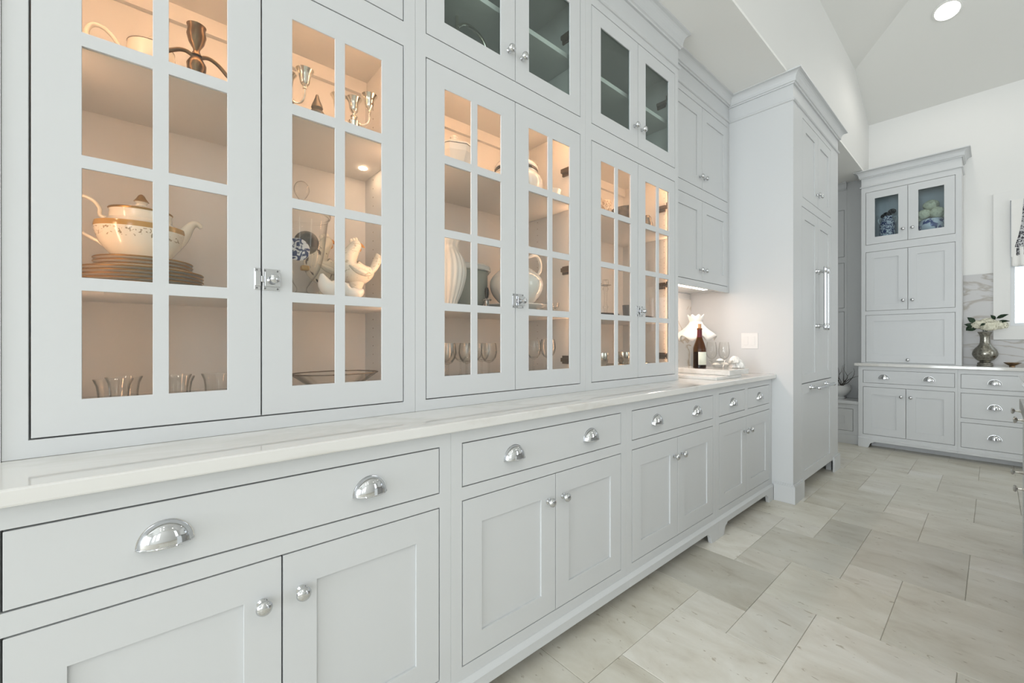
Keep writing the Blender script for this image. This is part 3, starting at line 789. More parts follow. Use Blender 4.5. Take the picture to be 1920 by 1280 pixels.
far_base(0.262, 0.752, 'white three-drawer base cabinet under the toile-curtained window', 'drawers', 0.281, 0.712, [0.497], {})
ctf = obj('marble_countertop', MB().box(-1.012, 1.30, YB - 0.030, YF - 0.001, 0.883, 0.913), 'marble', bevel=0.004, base=(0.1, 6.1, 0.883))
tag(ctf, 'short white marble countertop along the far window wall', 'countertop')
struct('trim_11', MB(far(YF)).box(-0.206, 1.3, 0.0005, 0.012, 0.9135, 1.165).box(-0.206, -0.004, 0.0005, 0.012, 1.165, 1.83), 'marble_splash')

# window with casing, sash and toile shade
wn = struct('window_1', MB(far(YF)).grid_frame((-0.004, 1.36), (1.168, 2.61), [(WX0, WX1, WZ0, WZ1)], 0.0005, 0.022), 'wall_paint', bevel=0.001)
m = MB(far(YF)).grid_frame((WX0, WX1), (WZ0, WZ1), [(WX0 + 0.03, WX1 - 0.03, WZ0 + 0.03, 1.88), (WX0 + 0.03, WX1 - 0.03, 1.91, WZ1 - 0.03)], -0.075, -0.045)
obj('window_sash', m, 'paint', wn)
for z0, z1 in ((WZ0 + 0.03, 1.88), (1.91, WZ1 - 0.03)): obj('window_pane', MB(far(YF)).box(WX0 + 0.025, WX1 - 0.025, -0.062, -0.058, z0 - 0.004, z1 + 0.004), 'window_glass', wn)
t = thing('window_shade', 'toile-printed fabric shade tied up at the far window', 'curtain', (0.67, YF - 0.03, 1.88))
def pleat(a0, a1, ztop, zbot, n, d, amp, sag):
    m = MB(far(YF)); cols = n * 6; rows = 10; V = []
    for j in range(rows + 1):
        row = []
        for i in range(cols + 1):
            a = a0 + (a1 - a0) * i / cols; tt = j / rows
            dd = d + amp * math.sin(2 * PI * n * i / cols) * (0.35 + 0.65 * tt)
            row.append(m.v(a, dd, ztop + (zbot - ztop) * tt + sag * math.sin(2 * PI * n * i / cols + 1) * tt))
        V.append(row)
    for j in range(rows):
        for i in range(cols): m.face([V[j][i], V[j][i + 1], V[j + 1][i + 1], V[j + 1][i]])
    return m
def solid(o, th):
    md = o.modifiers.new('thick', 'SOLIDIFY'); md.thickness = th
    return o
solid(obj('printed_panel', pleat(0.112, 1.24, 2.50, 1.98, 3, 0.030, 0.006, 0.0), 'toile', t, smooth=True), 0.002)
solid(obj('pleated_hem', pleat(0.112, 1.24, 2.06, 1.875, 22, 0.034, 0.009, 0.004), 'cloth_white', t, smooth=True), 0.002)
m = MB(far(YF))
sw = [[(0.110, 2.515), (0.185, 2.515)], [(0.110, 2.40), (0.180, 2.40)], [(0.110, 2.28), (0.172, 2.28)], [(0.110, 2.17), (0.155, 2.17)], [(0.110, 2.06), (0.130, 2.05)], [(0.110, 1.97), (0.118, 1.96)]]
vs = [[m.v(a, 0.048 + 0.004 * math.sin(k), z) for a, z in row] for k, row in enumerate(sw)]
for p, q in zip(vs, vs[1:]): m.face([p[0], p[1], q[1], q[0]])
solid(obj('side_swag', m, 'cloth_white', t), 0.002)

# recessed ceiling light on the hip end of the vault
def ceil_b(x, y): return EZ - SL * (y - EY)
cx, cy = -0.272, 5.385
t = thing('recessed_light', 'round white recessed light in the sloped ceiling', 'light', (cx, cy, ceil_b(cx, cy)))
nrm = Vector((0, -SL, -1)).normalized()
rot = Vector((0, 0, 1)).rotation_difference(nrm).to_matrix()
for nm, prof, mat in (('trim_ring', [(0.079, -0.002), (0.098, -0.001), (0.097, 0.006), (0.082, 0.010), (0.079, -0.002)], 'ceiling_paint'), ('lens', [(0, 0.003), (0.080, 0.003), (0.080, 0.001)], 'can_light')):
    mb = MB().lathe(0, 0, prof, 32); me = mb.mesh(nm, (0, 0, 0), True); me.transform(rot.to_4x4()); me.materials.append(MAT[mat])
    link(nm, me, t)
def spot_lamp(x, y, z, p, name='vault_spot'):
    l = bpy.data.lights.new(name, 'SPOT'); l.energy = p; l.spot_size = math.radians(150); l.spot_blend = 0.6; l.shadow_soft_size = 0.08; l.color = (1.0, 0.95, 0.88)
    o = bpy.data.objects.new(name, l); o.location = (x, y, z - 0.03); C.objects.link(o)
spot_lamp(cx, cy - 0.01, ceil_b(cx, cy) - 0.02, SPOT_POWER * 0.4)
for x, y in ADDED_SPOTS: spot_lamp(x, y, EZ + SL * min(x - XB, XR - x, EY - y + 99) - 0.02, SPOT_POWER)

# ------------------------------------------------------------------ alcove between the refrigerator and the tower
YL = 6.30
fl_ = far(YL)
struct('trim_12', MB().box(-1.150, -0.976, YL, YF, 0, ZS), 'paint')
t = thing('locker_cabinet', 'tall shaded locker cabinet in the alcove behind the refrigerator', 'cabinet', (-1.41, 6.32, 0.49))
obj('face_frame', MB(fl_).grid_frame((XW + 0.001, -1.151), (0.492, 2.965), [(-1.62, -1.175, 2.165, 2.730), (-1.62, -1.175, 1.552, 2.095), (-1.62, -1.175, 0.60, 1.510)], -0.022, 0), 'paint', t, bevel=0.0006)
obj('carcass', MB(fl_).box(XW + 0.002, -1.151, -0.038, -0.024, 0.492, 2.96), 'lining', t)
for z0, z1 in ((2.165, 2.730), (1.552, 2.095), (0.60, 1.510)): shaker_door(t, fl_, -1.62 + G, -1.175 - G, z0 + G, z1 - G)
struct('trim_13', MB(fl_).sweep(crown_prof(2.965, ZS - 0.0005, 0.05), [(XW, 0.0002, 0, 1), (-1.151, 0.0002, 0, 1)]), 'paint')
t = thing('bench_cabinet', 'low white bench with a drawer in the alcove behind the refrigerator', 'bench', (-1.33, 6.1, 0))
fbe = far(5.965)
obj('face_frame', MB(fbe).grid_frame((XW + 0.001, -0.983), (0.0, 0.445), [(-1.60, -1.035, 0.140, 0.392)], -0.022, 0), 'paint', t, bevel=0.0006)
d = shaker_door(t, fbe, -1.60 + G, -1.035 - G, 0.140 + G, 0.392 - G, name='drawer')
obj('seat_top', MB(fbe).box(XW + 0.001, -0.983, -0.331, 0.022, 0.446, 0.482), 'paint', t, bevel=0.004)
obj('carcass', MB(fbe).box(XW + 0.001, -0.983, -0.33, -0.024, 0.02, 0.445), 'lining', t)
obj('skirt', MB(fbe).box(XW + 0.001, -0.983, 0.0005, 0.014, 0.0, 0.100), 'paint', t, bevel=0.0008)
# ------------------------------------------------------------------ alcove planter
px_, py_ = -1.20, 6.17
t = thing('planter_bowl', 'pale stone footed bowl with a bare twiggy plant on the alcove bench', 'planter', (px_, py_, 0.4825))
obj('bowl', MB().lathe(px_, py_, [(0, 0.0), (0.055, 0.0), (0.058, 0.012), (0.045, 0.022), (0.07, 0.04), (0.105, 0.08), (0.115, 0.115), (0.108, 0.145), (0.112, 0.155), (0.104, 0.155), (0.10, 0.13), (0, 0.125)], 28, z0=0.4825), 'porcelain', t, smooth=True)
m = MB(); rr = random.Random(3)
for k in range(9):
    a = rr.uniform(0, 2 * PI); p = Vector((px_ + 0.02 * math.cos(a), py_ + 0.02 * math.sin(a), 0.60)); pts = [p.copy()]
    dv = Vector((0.25 * math.cos(a), 0.25 * math.sin(a), 1)).normalized()
    for s in range(7):
        dv = (dv + Vector((rr.uniform(-.5, .5), rr.uniform(-.5, .5), rr.uniform(-.25, .25)))).normalized(); p = p + dv * rr.uniform(0.03, 0.05)
        p.y = min(p.y, 6.275); pts.append(p.copy())
    m.tube(pts, [0.0045 - 0.0005 * s for s in range(len(pts))], 5)
tw = obj('twigs', m, 'twig', t); tw['kind'] = 'stuff'

# ------------------------------------------------------------------ island at the right edge of the view
XI = 0.103
fi = isl(XI)
t = thing('island_cabinet', 'white island cabinet with knobbed drawers at the right edge of the view', 'island', (0.55, 2.4, 0))
i0, i1 = 1.30, 3.60
opI = [(a, b, z0, z1) for a, b in ((2.80, 3.56), (1.98, 2.74), (1.34, 1.92)) for z0, z1 in ((0.665, 0.765), (0.40, 0.625), (0.13, 0.36))]
obj('face_frame', MB(fi).grid_frame((i0, i1), (0.0, 0.781), opI, -0.022, 0), 'paint', t, bevel=0.0006)
obj('body', MB(fi).box(i0, i1, -0.90, -0.0225, 0.0, 0.781), 'paint', t)
obj('stone_top', MB(fi).box(i0 - 0.03, i1 - 0.02, -0.93, 0.012, 0.782, 0.838), 'slate', t, bevel=0.003, label='dark grey stone top')
def island_knob():
    return hw(MB(LX).lathe(0, 0, [(0, 0), (0.010, 0), (0.008, 0.004), (0.0055, 0.018), (0.0035, 0.024), (0.0045, 0.028), (0.0035, 0.031), (0.014, 0.036), (0.016, 0.041), (0.012, 0.045), (0, 0.046)], 8, axis='d'), 'knob', 'nickel')
IK = island_knob()
for o in opI:
    d = obj('drawer', MB(fi).box(o[0] + G, o[1] - G, -0.020, 0, o[2] + G, o[3] - G), 'paint', t, bevel=0.0007)
    c_ = (o[0] + o[1]) / 2; zk = {0.665: 0.728, 0.40: 0.478, 0.13: 0.245}[o[2]]
    if o[2] == 0.13 or o[0] < 2.5: continue
    for a in (c_ - 0.19, c_ + 0.19): shared('knob', IK, 0, d, fi(a, 0, zk + (0.064 if o[2] == 0.665 else 0)), PI)
# raised marble table beyond the island
t = thing('marble_table', 'white marble-topped table beyond the grey-topped island', 'table', (0.75, 4.1, 0))
obj('table_top', MB().box(0.112, 1.40, 3.72, 4.56, 0.875, 0.913), 'marble', t, bevel=0.004)
for x in (0.62, 1.30):
    for y in (3.82, 4.46): obj('leg', MB().box(x - 0.04, x + 0.04, y - 0.04, y + 0.04, 0.0, 0.8745), 'paint', t)

# ------------------------------------------------------------------ display objects
S0, S1, S2, S3 = 0.9955, 1.2815, 1.8145, 2.5125     # resting heights: floor, middle and top shelf, upper shelf
def lathe_obj(name, x, y, z, prof, mat, parent, seg=28, sm=0, **kw):
    if sm and prof: prof = smooth_prof(prof, sm)
    return obj(name, MB().lathe(x, y, prof, seg, z0=z, **kw), mat, parent, smooth=True, base=(x, y, z))

# --- cabinet 1, middle: plate stack and teapot
xp, yp = -1.47, -0.012
def plate_prof(r): return [(0, 0.0), (r * 0.62, 0.0), (r * 0.64, 0.003), (r * 0.98, 0.0105), (r, 0.0125), (r * 0.985, 0.0145), (r * 0.62, 0.0065), (0, 0.0055)]
z = S1
GP = 'gold-rimmed plates stacked under the teapot'
names = ['bottom', 'second', 'third', 'fourth', 'fifth']
for k in range(5):
    t = thing('dinner_plate', 'large gold-rimmed cream dinner plate, %s of the plate stack under the teapot' % ('lowest' if k == 0 else names[k] + ' from below'), 'plate', (xp, yp, z), GP)
    lathe_obj('dish', xp, yp, z, plate_prof(0.126), 'china_cream', t, 40)
    lathe_obj('gold_rim', xp, yp, z, [(0.112, 0.0088), (0.1262, 0.0112), (0.1270, 0.0130), (0.1248, 0.0150), (0.1180, 0.0142)], 'gold', t, 40)
    z += 0.0092
z += 0.001
for k in range(3):
    t = thing('side_plate', 'smaller gold-rimmed cream plate, %s of the three directly under the teapot' % ('lowest', 'middle one', 'topmost')[k], 'plate', (xp, yp + 0.002, z), GP)
    lathe_obj('dish', xp, yp + 0.002, z, plate_prof(0.100), 'china_cream', t, 40)
    lathe_obj('gold_rim', xp, yp + 0.002, z, [(0.088, 0.0092), (0.1002, 0.0112), (0.1010, 0.0130), (0.0988, 0.0150), (0.0930, 0.0142)], 'gold', t, 40)
    z += 0.0092
zt = z - 0.002
t = thing('teapot', 'cream teapot with gold band and floral print standing on stacked plates', 'teapot', (xp, yp, zt))
lathe_obj('body', xp, yp - 0.006, zt, [(0, 0.0), (0.040, 0.0), (0.042, 0.006), (0.062, 0.020), (0.081, 0.046), (0.090, 0.074), (0.092, 0.088), (0.090, 0.098), (0.074, 0.104), (0.064, 0.112), (0.062, 0.128), (0.064, 0.136), (0.058, 0.136), (0.055, 0.128), (0, 0.125)], 'china_banded', t, 44, sx=0.78)
lathe_obj('lid', xp, yp - 0.006, zt, [(0.058, 0.134), (0.061, 0.137), (0.045, 0.143), (0.022, 0.149), (0.012, 0.152), (0.010, 0.157), (0.014, 0.162), (0, 0.164)], 'china_cream', t, 32, sx=0.8)
lathe_obj('finial', xp, yp - 0.006, zt, [(0, 0.160), (0.016, 0.163), (0.011, 0.170), (0.007, 0.178), (0.003, 0.182), (0, 0.183)], 'gold', t, 20)
lathe_obj('gold_rim', xp, yp - 0.006, zt, [(0.0635, 0.133), (0.0655, 0.136), (0.0635, 0.1385), (0.058, 0.1375)], 'gold', t, 32, sx=0.79)
obj('handle', MB().tube([(xp, yp - 0.072, zt + 0.107), (xp, yp - 0.084, zt + 0.114), (xp, yp - 0.085, zt + 0.132), (xp, yp - 0.100, zt + 0.150), (xp, yp - 0.125, zt + 0.155), (xp, yp - 0.146, zt + 0.140), (xp, yp - 0.150, zt + 0.110), (xp, yp - 0.138, zt + 0.082), (xp, yp - 0.112, zt + 0.062), (xp, yp - 0.086, zt + 0.046), (xp, yp - 0.072, zt + 0.034)], [0.007, 0.006, 0.0055, 0.0055, 0.0055, 0.006, 0.006, 0.0055, 0.005, 0.006, 0.004], 12, 0.75, sm=4), 'china_cream', t, smooth=True)
obj('spout', MB().tube([(xp, yp + 0.046, zt + 0.052), (xp, yp + 0.070, zt + 0.076), (xp, yp + 0.084, zt + 0.096), (xp, yp + 0.094, zt + 0.114), (xp, yp + 0.104, zt + 0.124), (xp, yp + 0.114, zt + 0.124), (xp, yp + 0.121, zt + 0.116)], [0.026, 0.021, 0.0155, 0.0115, 0.0095, 0.008, 0.005], 16, sm=4), 'china_cream', t, smooth=True)

# --- cabinet 1, top shelf
xx, yy = -1.52, 0.002
t = thing('coffee_pot', 'cream pot with thin silver rim and round loop handle on the top shelf', 'pot', (xx, yy, S2))
lathe_obj('body', xx, yy, S2, [(0, 0), (0.044, 0.0), (0.048, 0.006), (0.060, 0.035), (0.062, 0.060), (0.054, 0.078), (0.053, 0.085), (0.052, 0.125), (0.050, 0.140), (0.047, 0.140), (0.048, 0.120), (0, 0.115)], 'china_cream', t, 36)
lathe_obj('silver_rim', xx, yy, S2, [(0.0495, 0.138), (0.051, 0.141), (0.0485, 0.1425), (0.0465, 0.140)], 'pewter', t, 36)
lathe_obj('lid', xx, yy + 0.004, S2, [(0.046, 0.141), (0.035, 0.147), (0.012, 0.152), (0.010, 0.160), (0.014, 0.166), (0.008, 0.173), (0, 0.174)], 'china_cream', t, 28)
obj('handle', MB().tube([(xx, yy - 0.052, S2 + 0.060), (xx, yy - 0.057, S2 + 0.090), (xx, yy - 0.068, S2 + 0.125), (xx, yy - 0.092, S2 + 0.152), (xx, yy - 0.114, S2 + 0.152), (xx, yy - 0.126, S2 + 0.130), (xx, yy - 0.122, S2 + 0.095), (xx, yy - 0.100, S2 + 0.060), (xx, yy - 0.060, S2 + 0.040)], [0.006, 0.0055, 0.005, 0.005, 0.0055, 0.006, 0.006, 0.005, 0.005], 12, sm=4), 'china_cream', t, smooth=True)
obj('spout', MB().tube([(xx, yy + 0.052, S2 + 0.050), (xx, yy + 0.075, S2 + 0.075), (xx + 0.02, yy + 0.092, S2 + 0.092), (xx + 0.03, yy + 0.112, S2 + 0.092)], [0.022, 0.018, 0.015, 0.011], 14, sm=4), 'china_cream', t, smooth=True)
xx, yy = -1.41, 0.094
t = thing('candelabrum', 'dark bronze candelabrum with tulip cup and two curved arms on the top shelf', 'candelabrum', (xx, yy, S2), 'candelabra on the top shelf')
lathe_obj('stem', xx, yy, S2, [(0, 0), (0.045, 0.0), (0.044, 0.006), (0.020, 0.014), (0.009, 0.03), (0.012, 0.050), (0.021, 0.068), (0.022, 0.082), (0.016, 0.094), (0.010, 0.104), (0, 0.108)], 'bronze', t, 24)
lathe_obj('candle_cup', xx, yy, S2, [(0, 0.102), (0.013, 0.106), (0.007, 0.118), (0.008, 0.124), (0.017, 0.140), (0.022, 0.160), (0.019, 0.176), (0.022, 0.186), (0.017, 0.187), (0.012, 0.165), (0, 0.160)], 'bronze', t, 24)
for s, far_ in ((-1, [(0.050, 0.100), (0.062, 0.092)]), (1, [(0.052, 0.098), (0.072, 0.078), (0.092, 0.070), (0.104, 0.076)])):
    obj('arm', MB().tube([(xx, yy + s * r, S2 + h) for r, h in [(0.008, 0.104), (0.022, 0.110), (0.036, 0.108)] + far_], 0.0052, 10, sm=4), 'bronze', t, smooth=True)
cup_p = [(0, 0.0), (0.006, 0.0), (0.0045, 0.005), (0.006, 0.009), (0.013, 0.016), (0.0155, 0.030), (0.0175, 0.044), (0.025, 0.056), (0.0265, 0.058), (0.024, 0.0585), (0.016, 0.046), (0.013, 0.030), (0, 0.022)]
def silver_candelabrum(x, y, label, ang):
    t = thing('candelabrum', label, 'candelabrum', (x, y, S2), 'candelabra on the top shelf')
    lathe_obj('stem', x, y, S2, [(0, 0), (0.050, 0.0), (0.048, 0.006), (0.022, 0.013), (0.010, 0.025), (0.009, 0.055), (0.015, 0.064), (0.018, 0.082), (0.020, 0.094), (0.012, 0.100), (0.010, 0.108), (0.013, 0.112), (0.008, 0.117), (0, 0.118)], 'silver', t, 24)
    lathe_obj('candle_cup', x, y, S2 + 0.116, cup_p, 'silver', t, 24, sm=2)
    for a in (ang, ang + PI):
        u, w = math.cos(a), math.sin(a)
        P_ = lambda r, h: (x + u * r, y + w * r, S2 + h)
        obj('arm', MB().tube([P_(0.012, 0.094), P_(0.026, 0.084), P_(0.042, 0.086), P_(0.052, 0.100), P_(0.054, 0.118), P_(0.054, 0.128)], 0.0036, 10, sm=4), 'silver', t, smooth=True)
        lathe_obj('arm_cup', x + u * 0.054, y + w * 0.054, S2 + 0.127, cup_p, 'silver', t, 24, sm=2)
silver_candelabrum(-1.45, 0.325, 'silver candelabrum with bell cups left of the small dark finial', 0.85)
silver_candelabrum(-1.45, 0.532, 'silver candelabrum with bell cups right of the small dark finial', 0.85)
t = tag(obj('pagoda_ornament', MB().lathe(-1.46, 0.415, [(0, 0), (0.024, 0.0), (0.026, 0.010), (0.020, 0.020), (0.019, 0.050), (0.024, 0.060), (0.025, 0.072), (0.021, 0.078), (0.023, 0.086), (0.019, 0.093), (0.013, 0.096), (0.018, 0.104), (0.016, 0.112), (0.011, 0.124), (0.006, 0.138), (0.004, 0.146), (0, 0.150)], 24, z0=S2), 'pewter', smooth=True, base=(-1.46, 0.415, S2)), 'small dark tiered ornament between the two silver candelabra', 'ornament')

# --- cabinet 1, middle shelf right: lidded jar with its contents, hens
xj, yj = -1.42, 0.358
t = thing('apothecary_jar', 'large clear glass apothecary jar with domed lid and ball finial', 'jar', (xj, yj, S1))
lathe_obj('bowl', xj, yj, S1, [(0.0000, 0.0040), (0.0460, 0.0000), (0.0497, 0.0060), (0.0423, 0.0140), (0.0184, 0.0220), (0.0147, 0.0340), (0.0221, 0.0460), (0.0276, 0.0560), (0.0442, 0.0800), (0.0570, 0.1100), (0.0662, 0.1600), (0.0718, 0.2150), (0.0764, 0.2500), (0.0810, 0.2560), (0.0782, 0.2620)], 'clear_glass', t, 40, sm=2)
lathe_obj('lid', xj, yj, S1, [(0.0828, 0.2600), (0.0846, 0.2660), (0.0810, 0.2760), (0.0570, 0.2880), (0.0368, 0.2980), (0.0147, 0.3060), (0.0092, 0.3140), (0.0147, 0.3220), (0.0212, 0.3360), (0.0221, 0.3480), (0.0166, 0.3620), (0.0074, 0.3690), (0.0000, 0.3700)], 'clear_glass', t, 40, sm=2)
for nm, c_, r_, mat, lab in (('ornament_ball', (xj + 0.008, yj + 0.012, S1 + 0.178), 0.036, 'ball_dark', 'dark brown patterned ball inside the glass jar'), ):
    tag(obj(nm, MB().ball(c_, r_, 18, 12), mat, smooth=True, base=c_), lab, 'ornament')
o = tag(obj('ornament_disc', MB(lambda a, d, z: (xj + 0.05 + d * 0.8, yj - 0.024 + a, S1 + 0.145 + z)).lathe(0, 0, [(0, 0), (0.033, 0.0), (0.034, 0.004), (0.030, 0.007), (0, 0.008)], 28, axis='d'), 'blue_white_fine', smooth=True, base=(xj + 0.05, yj - 0.024, S1 + 0.145)), 'round blue and white porcelain disc inside the glass jar', 'ornament')
o = tag(obj('ornament_box', MB().box(xj + 0.010, xj + 0.030, yj - 0.008, yj + 0.016, S1 + 0.088, S1 + 0.104), 'gold', base=(xj + 0.02, yj, S1 + 0.092), bevel=0.004), 'small gold and white trinket low in the glass jar', 'ornament')

def hen(x, y, z, sc, label, mat, face=1, rooster=False):
    """glazed bird looking along +x*face; body lofted from tail to head"""
    t = thing('ceramic_hen', label, 'figurine', (x, y, z), 'ceramic hens in the first display cabinet')
    # s runs along y here: the tail points to +y, the breast to -y and the head turns to +y as in the photograph
    P_ = lambda a, h, w=0.0: (x + w * sc, y + a * sc * face, z + h * sc)
    m = MB().tube([P_(0.066, 0.128), P_(0.052, 0.120), P_(0.034, 0.112), P_(0.012, 0.108), P_(-0.012, 0.112), P_(-0.030, 0.128), P_(-0.030, 0.152), P_(-0.018, 0.176), P_(-0.006, 0.196), P_(0.002, 0.212), P_(0.006, 0.224)],
                  [r * sc for r in (0.006, 0.020, 0.032, 0.042, 0.046, 0.042, 0.034, 0.026, 0.021, 0.018, 0.006)], 20, sm=3)
    obj('body', m, mat, t, smooth=True)
    obj('base', MB().lathe(x, y - 0.002 * face, [(0, 0), (0.034 * sc, 0), (0.036 * sc, 0.004 * sc), (0.024 * sc, 0.014 * sc), (0.022 * sc, 0.050 * sc), (0.030 * sc, 0.075 * sc), (0, 0.09 * sc)], 20, z0=z), mat, t, smooth=True)
    tl = MB().tube([P_(0.046, 0.112), P_(0.064, 0.132), P_(0.076, 0.156), P_(0.080, 0.176), P_(0.074, 0.188)], [r * sc for r in (0.020, 0.026, 0.027, 0.020, 0.006)], 16, 0.5, sm=3)
    obj('tail', tl, mat, t, smooth=True)
    for s in (-1, 1):
        w = MB().tube([P_(-0.034, 0.128, s * 0.036), P_(-0.012, 0.112, s * 0.046), P_(0.016, 0.104, s * 0.044), P_(0.044, 0.106, s * 0.030)], [r * sc for r in (0.010, 0.022, 0.020, 0.005)], 14, 0.5, sm=3)
        obj('wing', w, mat, t, smooth=True)
    cb = MB()
    for a, h, r in ((-0.016, 0.220, 0.0075), (-0.008, 0.224, 0.008), (0.000, 0.227, 0.0075)): cb.ball(P_(a, h), r * sc, 10, 7, (0.55, 1, 1.2))
    obj('comb', cb, 'china_cream', t, smooth=True)
    obj('beak', MB().tube([P_(0.014, 0.212), P_(0.024, 0.208), P_(0.032, 0.203)], [0.008 * sc, 0.005 * sc, 0.001], 8), 'beak', t, smooth=True)
    obj('wattle', MB().ball(P_(0.013, 0.196), 0.007 * sc, 10, 7, (0.6, 1, 1.4)), 'beak', t, smooth=True)
    return t
hen(-1.455, 0.541, S1, 0.98, 'cream glazed ceramic hen with upright tail beside the cabinet side wall', 'hen_glaze')
hen(-1.580, 0.482, S1, 1.10, 'cream and black feathered ceramic rooster behind the glass jar', 'rooster_glaze')
for k, (x, y, lab) in enumerate(((-1.40, 0.452, 'small plain white ceramic hen in front of the black-feathered rooster'), (-1.385, 0.508, 'small plain white ceramic chick in front of the cream hen'))):
    t = thing('ceramic_hen', lab, 'figurine', (x, y, S1), 'ceramic hens in the first display cabinet')
    q = (1.0, 0.72)[k]
    obj('body', MB().tube([(x, y + dy * q, S1 + dz * q) for dy, dz in ((0.042, 0.060), (0.03, 0.045), (0.0, 0.036), (-0.026, 0.046), (-0.036, 0.068), (-0.040, 0.084))], [r * q for r in (0.005, 0.020, 0.030, 0.026, 0.015, 0.005)], 18, sm=3), 'china_white', t, smooth=True)
    obj('base', MB().lathe(x, y, [(r * q, h * q) for r, h in ((0, 0), (0.030, 0), (0.032, 0.004), (0.022, 0.02), (0, 0.03))], 18, z0=S1), 'china_white', t, smooth=True)

# --- cabinet 1, bottom: tumblers and glass tray
tumb = thing('glass_tumbler', 'clear flared glass tumbler, back one behind the left pane', 'glass', (-1.43, -0.050, S0), 'glass tumblers at the bottom of the first cabinet')
lathe_obj('bowl', -1.43, -0.050, S0, [(0, 0.003), (0.026, 0.0), (0.0275, 0.004), (0.0275, 0.030), (0.030, 0.050), (0.036, 0.066), (0.0348, 0.066), (0.0285, 0.050), (0.026, 0.030), (0.0255, 0.008), (0, 0.006)], 'clear_glass', tumb, 32)
dup(tumb, (-1.36, -0.066, S0), 'clear flared glass tumbler, front one at the far left end of the bottom shelf')
dup(tumb, (-1.43, 0.050, S0), 'clear flared glass tumbler, back one just right of the door middle bar')
dup(tumb, (-1.36, 0.052, S0), 'clear flared glass tumbler, front one just right of the door middle bar')
dup(tumb, (-1.42, 0.140, S0), 'clear flared glass tumbler, rightmost one behind the left door')
xt, yt = -1.46, 0.475
t = thing('glass_tray', 'long clear glass tray with scalloped silver edge on the bottom shelf', 'tray', (xt, yt, S0))
wob = lambda tt, h: 1 + (0.025 * math.cos(16 * tt) if h > 0.03 else 0)
obj('dish', MB().lathe(xt, yt, [(0, 0.002), (0.075, 0.0), (0.080, 0.004), (0.115, 0.030), (0.138, 0.047), (0.136, 0.049), (0.110, 0.032), (0.078, 0.007), (0, 0.006)], 64, z0=S0, sx=0.72, wob=wob), 'clear_glass', t, smooth=True)
obj('silver_edge', MB().tube([(xt + 0.138 * 0.72 * math.cos(k * PI / 40) * wob(k * PI / 40, 1), yt + 0.138 * math.sin(k * PI / 40) * wob(k * PI / 40, 1), S0 + 0.0485) for k in range(81)], 0.0022, 6), 'pewter', t, smooth=True)

# --- cabinet 2
xx, yy = -1.47, 0.955
t = thing('covered_dish', 'white octagonal covered dish on the top shelf', 'dish', (xx, yy, S2), 'white china on the top shelf of the second cabinet')
obj('bowl', MB().lathe(xx, yy, [(0, 0), (0.045, 0), (0.048, 0.010), (0.040, 0.020), (0.070, 0.060), (0.088, 0.100), (0.090, 0.125), (0.084, 0.125), (0, 0.115)], 8, z0=S2), 'china_white', t)
obj('lid', MB().lathe(xx, yy, [(0.093, 0.126), (0.093, 0.131), (0.060, 0.150), (0.030, 0.162), (0.012, 0.165), (0.012, 0.174), (0.018, 0.182), (0.010, 0.190), (0, 0.190)], 8, z0=S2), 'china_white', t)
xx, yy = -1.51, 1.335
t = thing('lidded_jar', 'wide round white lidded jar with a dark collar on the top shelf', 'jar', (xx, yy, S2), 'white china on the top shelf of the second cabinet')
lathe_obj('body', xx, yy, S2, [(0, 0), (0.070, 0), (0.078, 0.008), (0.116, 0.045), (0.128, 0.085), (0.120, 0.118), (0.100, 0.138), (0.098, 0.145), (0, 0.145)], 'china_white', t, 40, sm=2)
lathe_obj('collar', xx, yy, S2, [(0.097, 0.145), (0.1045, 0.147), (0.1045, 0.153), (0.097, 0.155)], 'pewter', t, 40)
lathe_obj('lid', xx, yy, S2, [(0.104, 0.156), (0.106, 0.162), (0.096, 0.182), (0.060, 0.204), (0.020, 0.214), (0.014, 0.220), (0.020, 0.232), (0.012, 0.242), (0, 0.243)], 'china_white', t, 40, sm=2)
xx, yy = -1.395, 1.478
t = tag(lathe_obj('egg_cup', xx, yy, S2, [(0, 0), (0.026, 0), (0.024, 0.006), (0.009, 0.014), (0.010, 0.024), (0.028, 0.045), (0.034, 0.066), (0.030, 0.070), (0.022, 0.048), (0, 0.030)], 'china_white', None), 'small white footed cup at the right end of the top shelf', 'cup')
xx, yy = -1.46, 0.905
t = thing('fluted_vase', 'tall white fluted vase with flared rim behind the left door', 'vase', (xx, yy, S1))
flu = lambda tt, h: 1 + 0.022 * math.cos(22 * tt) * (1 if h < 0.22 else 0.3)
obj('body', MB().lathe(xx, yy, smooth_prof([(0, 0), (0.044, 0.0), (0.046, 0.008), (0.052, 0.030), (0.070, 0.075), (0.083, 0.125), (0.085, 0.165), (0.074, 0.205), (0.058, 0.235), (0.054, 0.255), (0.060, 0.276), (0.072, 0.296), (0.069, 0.297), (0.054, 0.276), (0.046, 0.255), (0, 0.250)], 3), 132, z0=S1, wob=flu), 'china_white', t, smooth=True)
obj('rim', MB().tube([(xx + 0.072 * math.cos(k * PI / 30), yy + 0.072 * math.sin(k * PI / 30), S1 + 0.296) for k in range(61)], 0.004, 6), 'china_white', t, smooth=True)
xx, yy = -1.43, 1.095
t = thing('bottle_stopper', 'bottle stopper with black wooden grip and chrome collar', 'stopper', (xx, yy, S1))
lathe_obj('plug', xx, yy, S1, [(0, 0), (0.008, 0.0), (0.010, 0.010), (0.012, 0.036), (0.013, 0.044), (0, 0.044)], 'chrome', t, 18)
lathe_obj('collar', xx, yy, S1, [(0, 0.044), (0.020, 0.045), (0.022, 0.049), (0.016, 0.054), (0, 0.054)], 'chrome', t, 22)
lathe_obj('grip', xx, yy, S1, [(0, 0.054), (0.006, 0.055), (0.009, 0.072), (0.009, 0.088), (0.006, 0.100), (0, 0.103)], 'black_wood', t, 16)
xx, yy = -1.45, 1.283
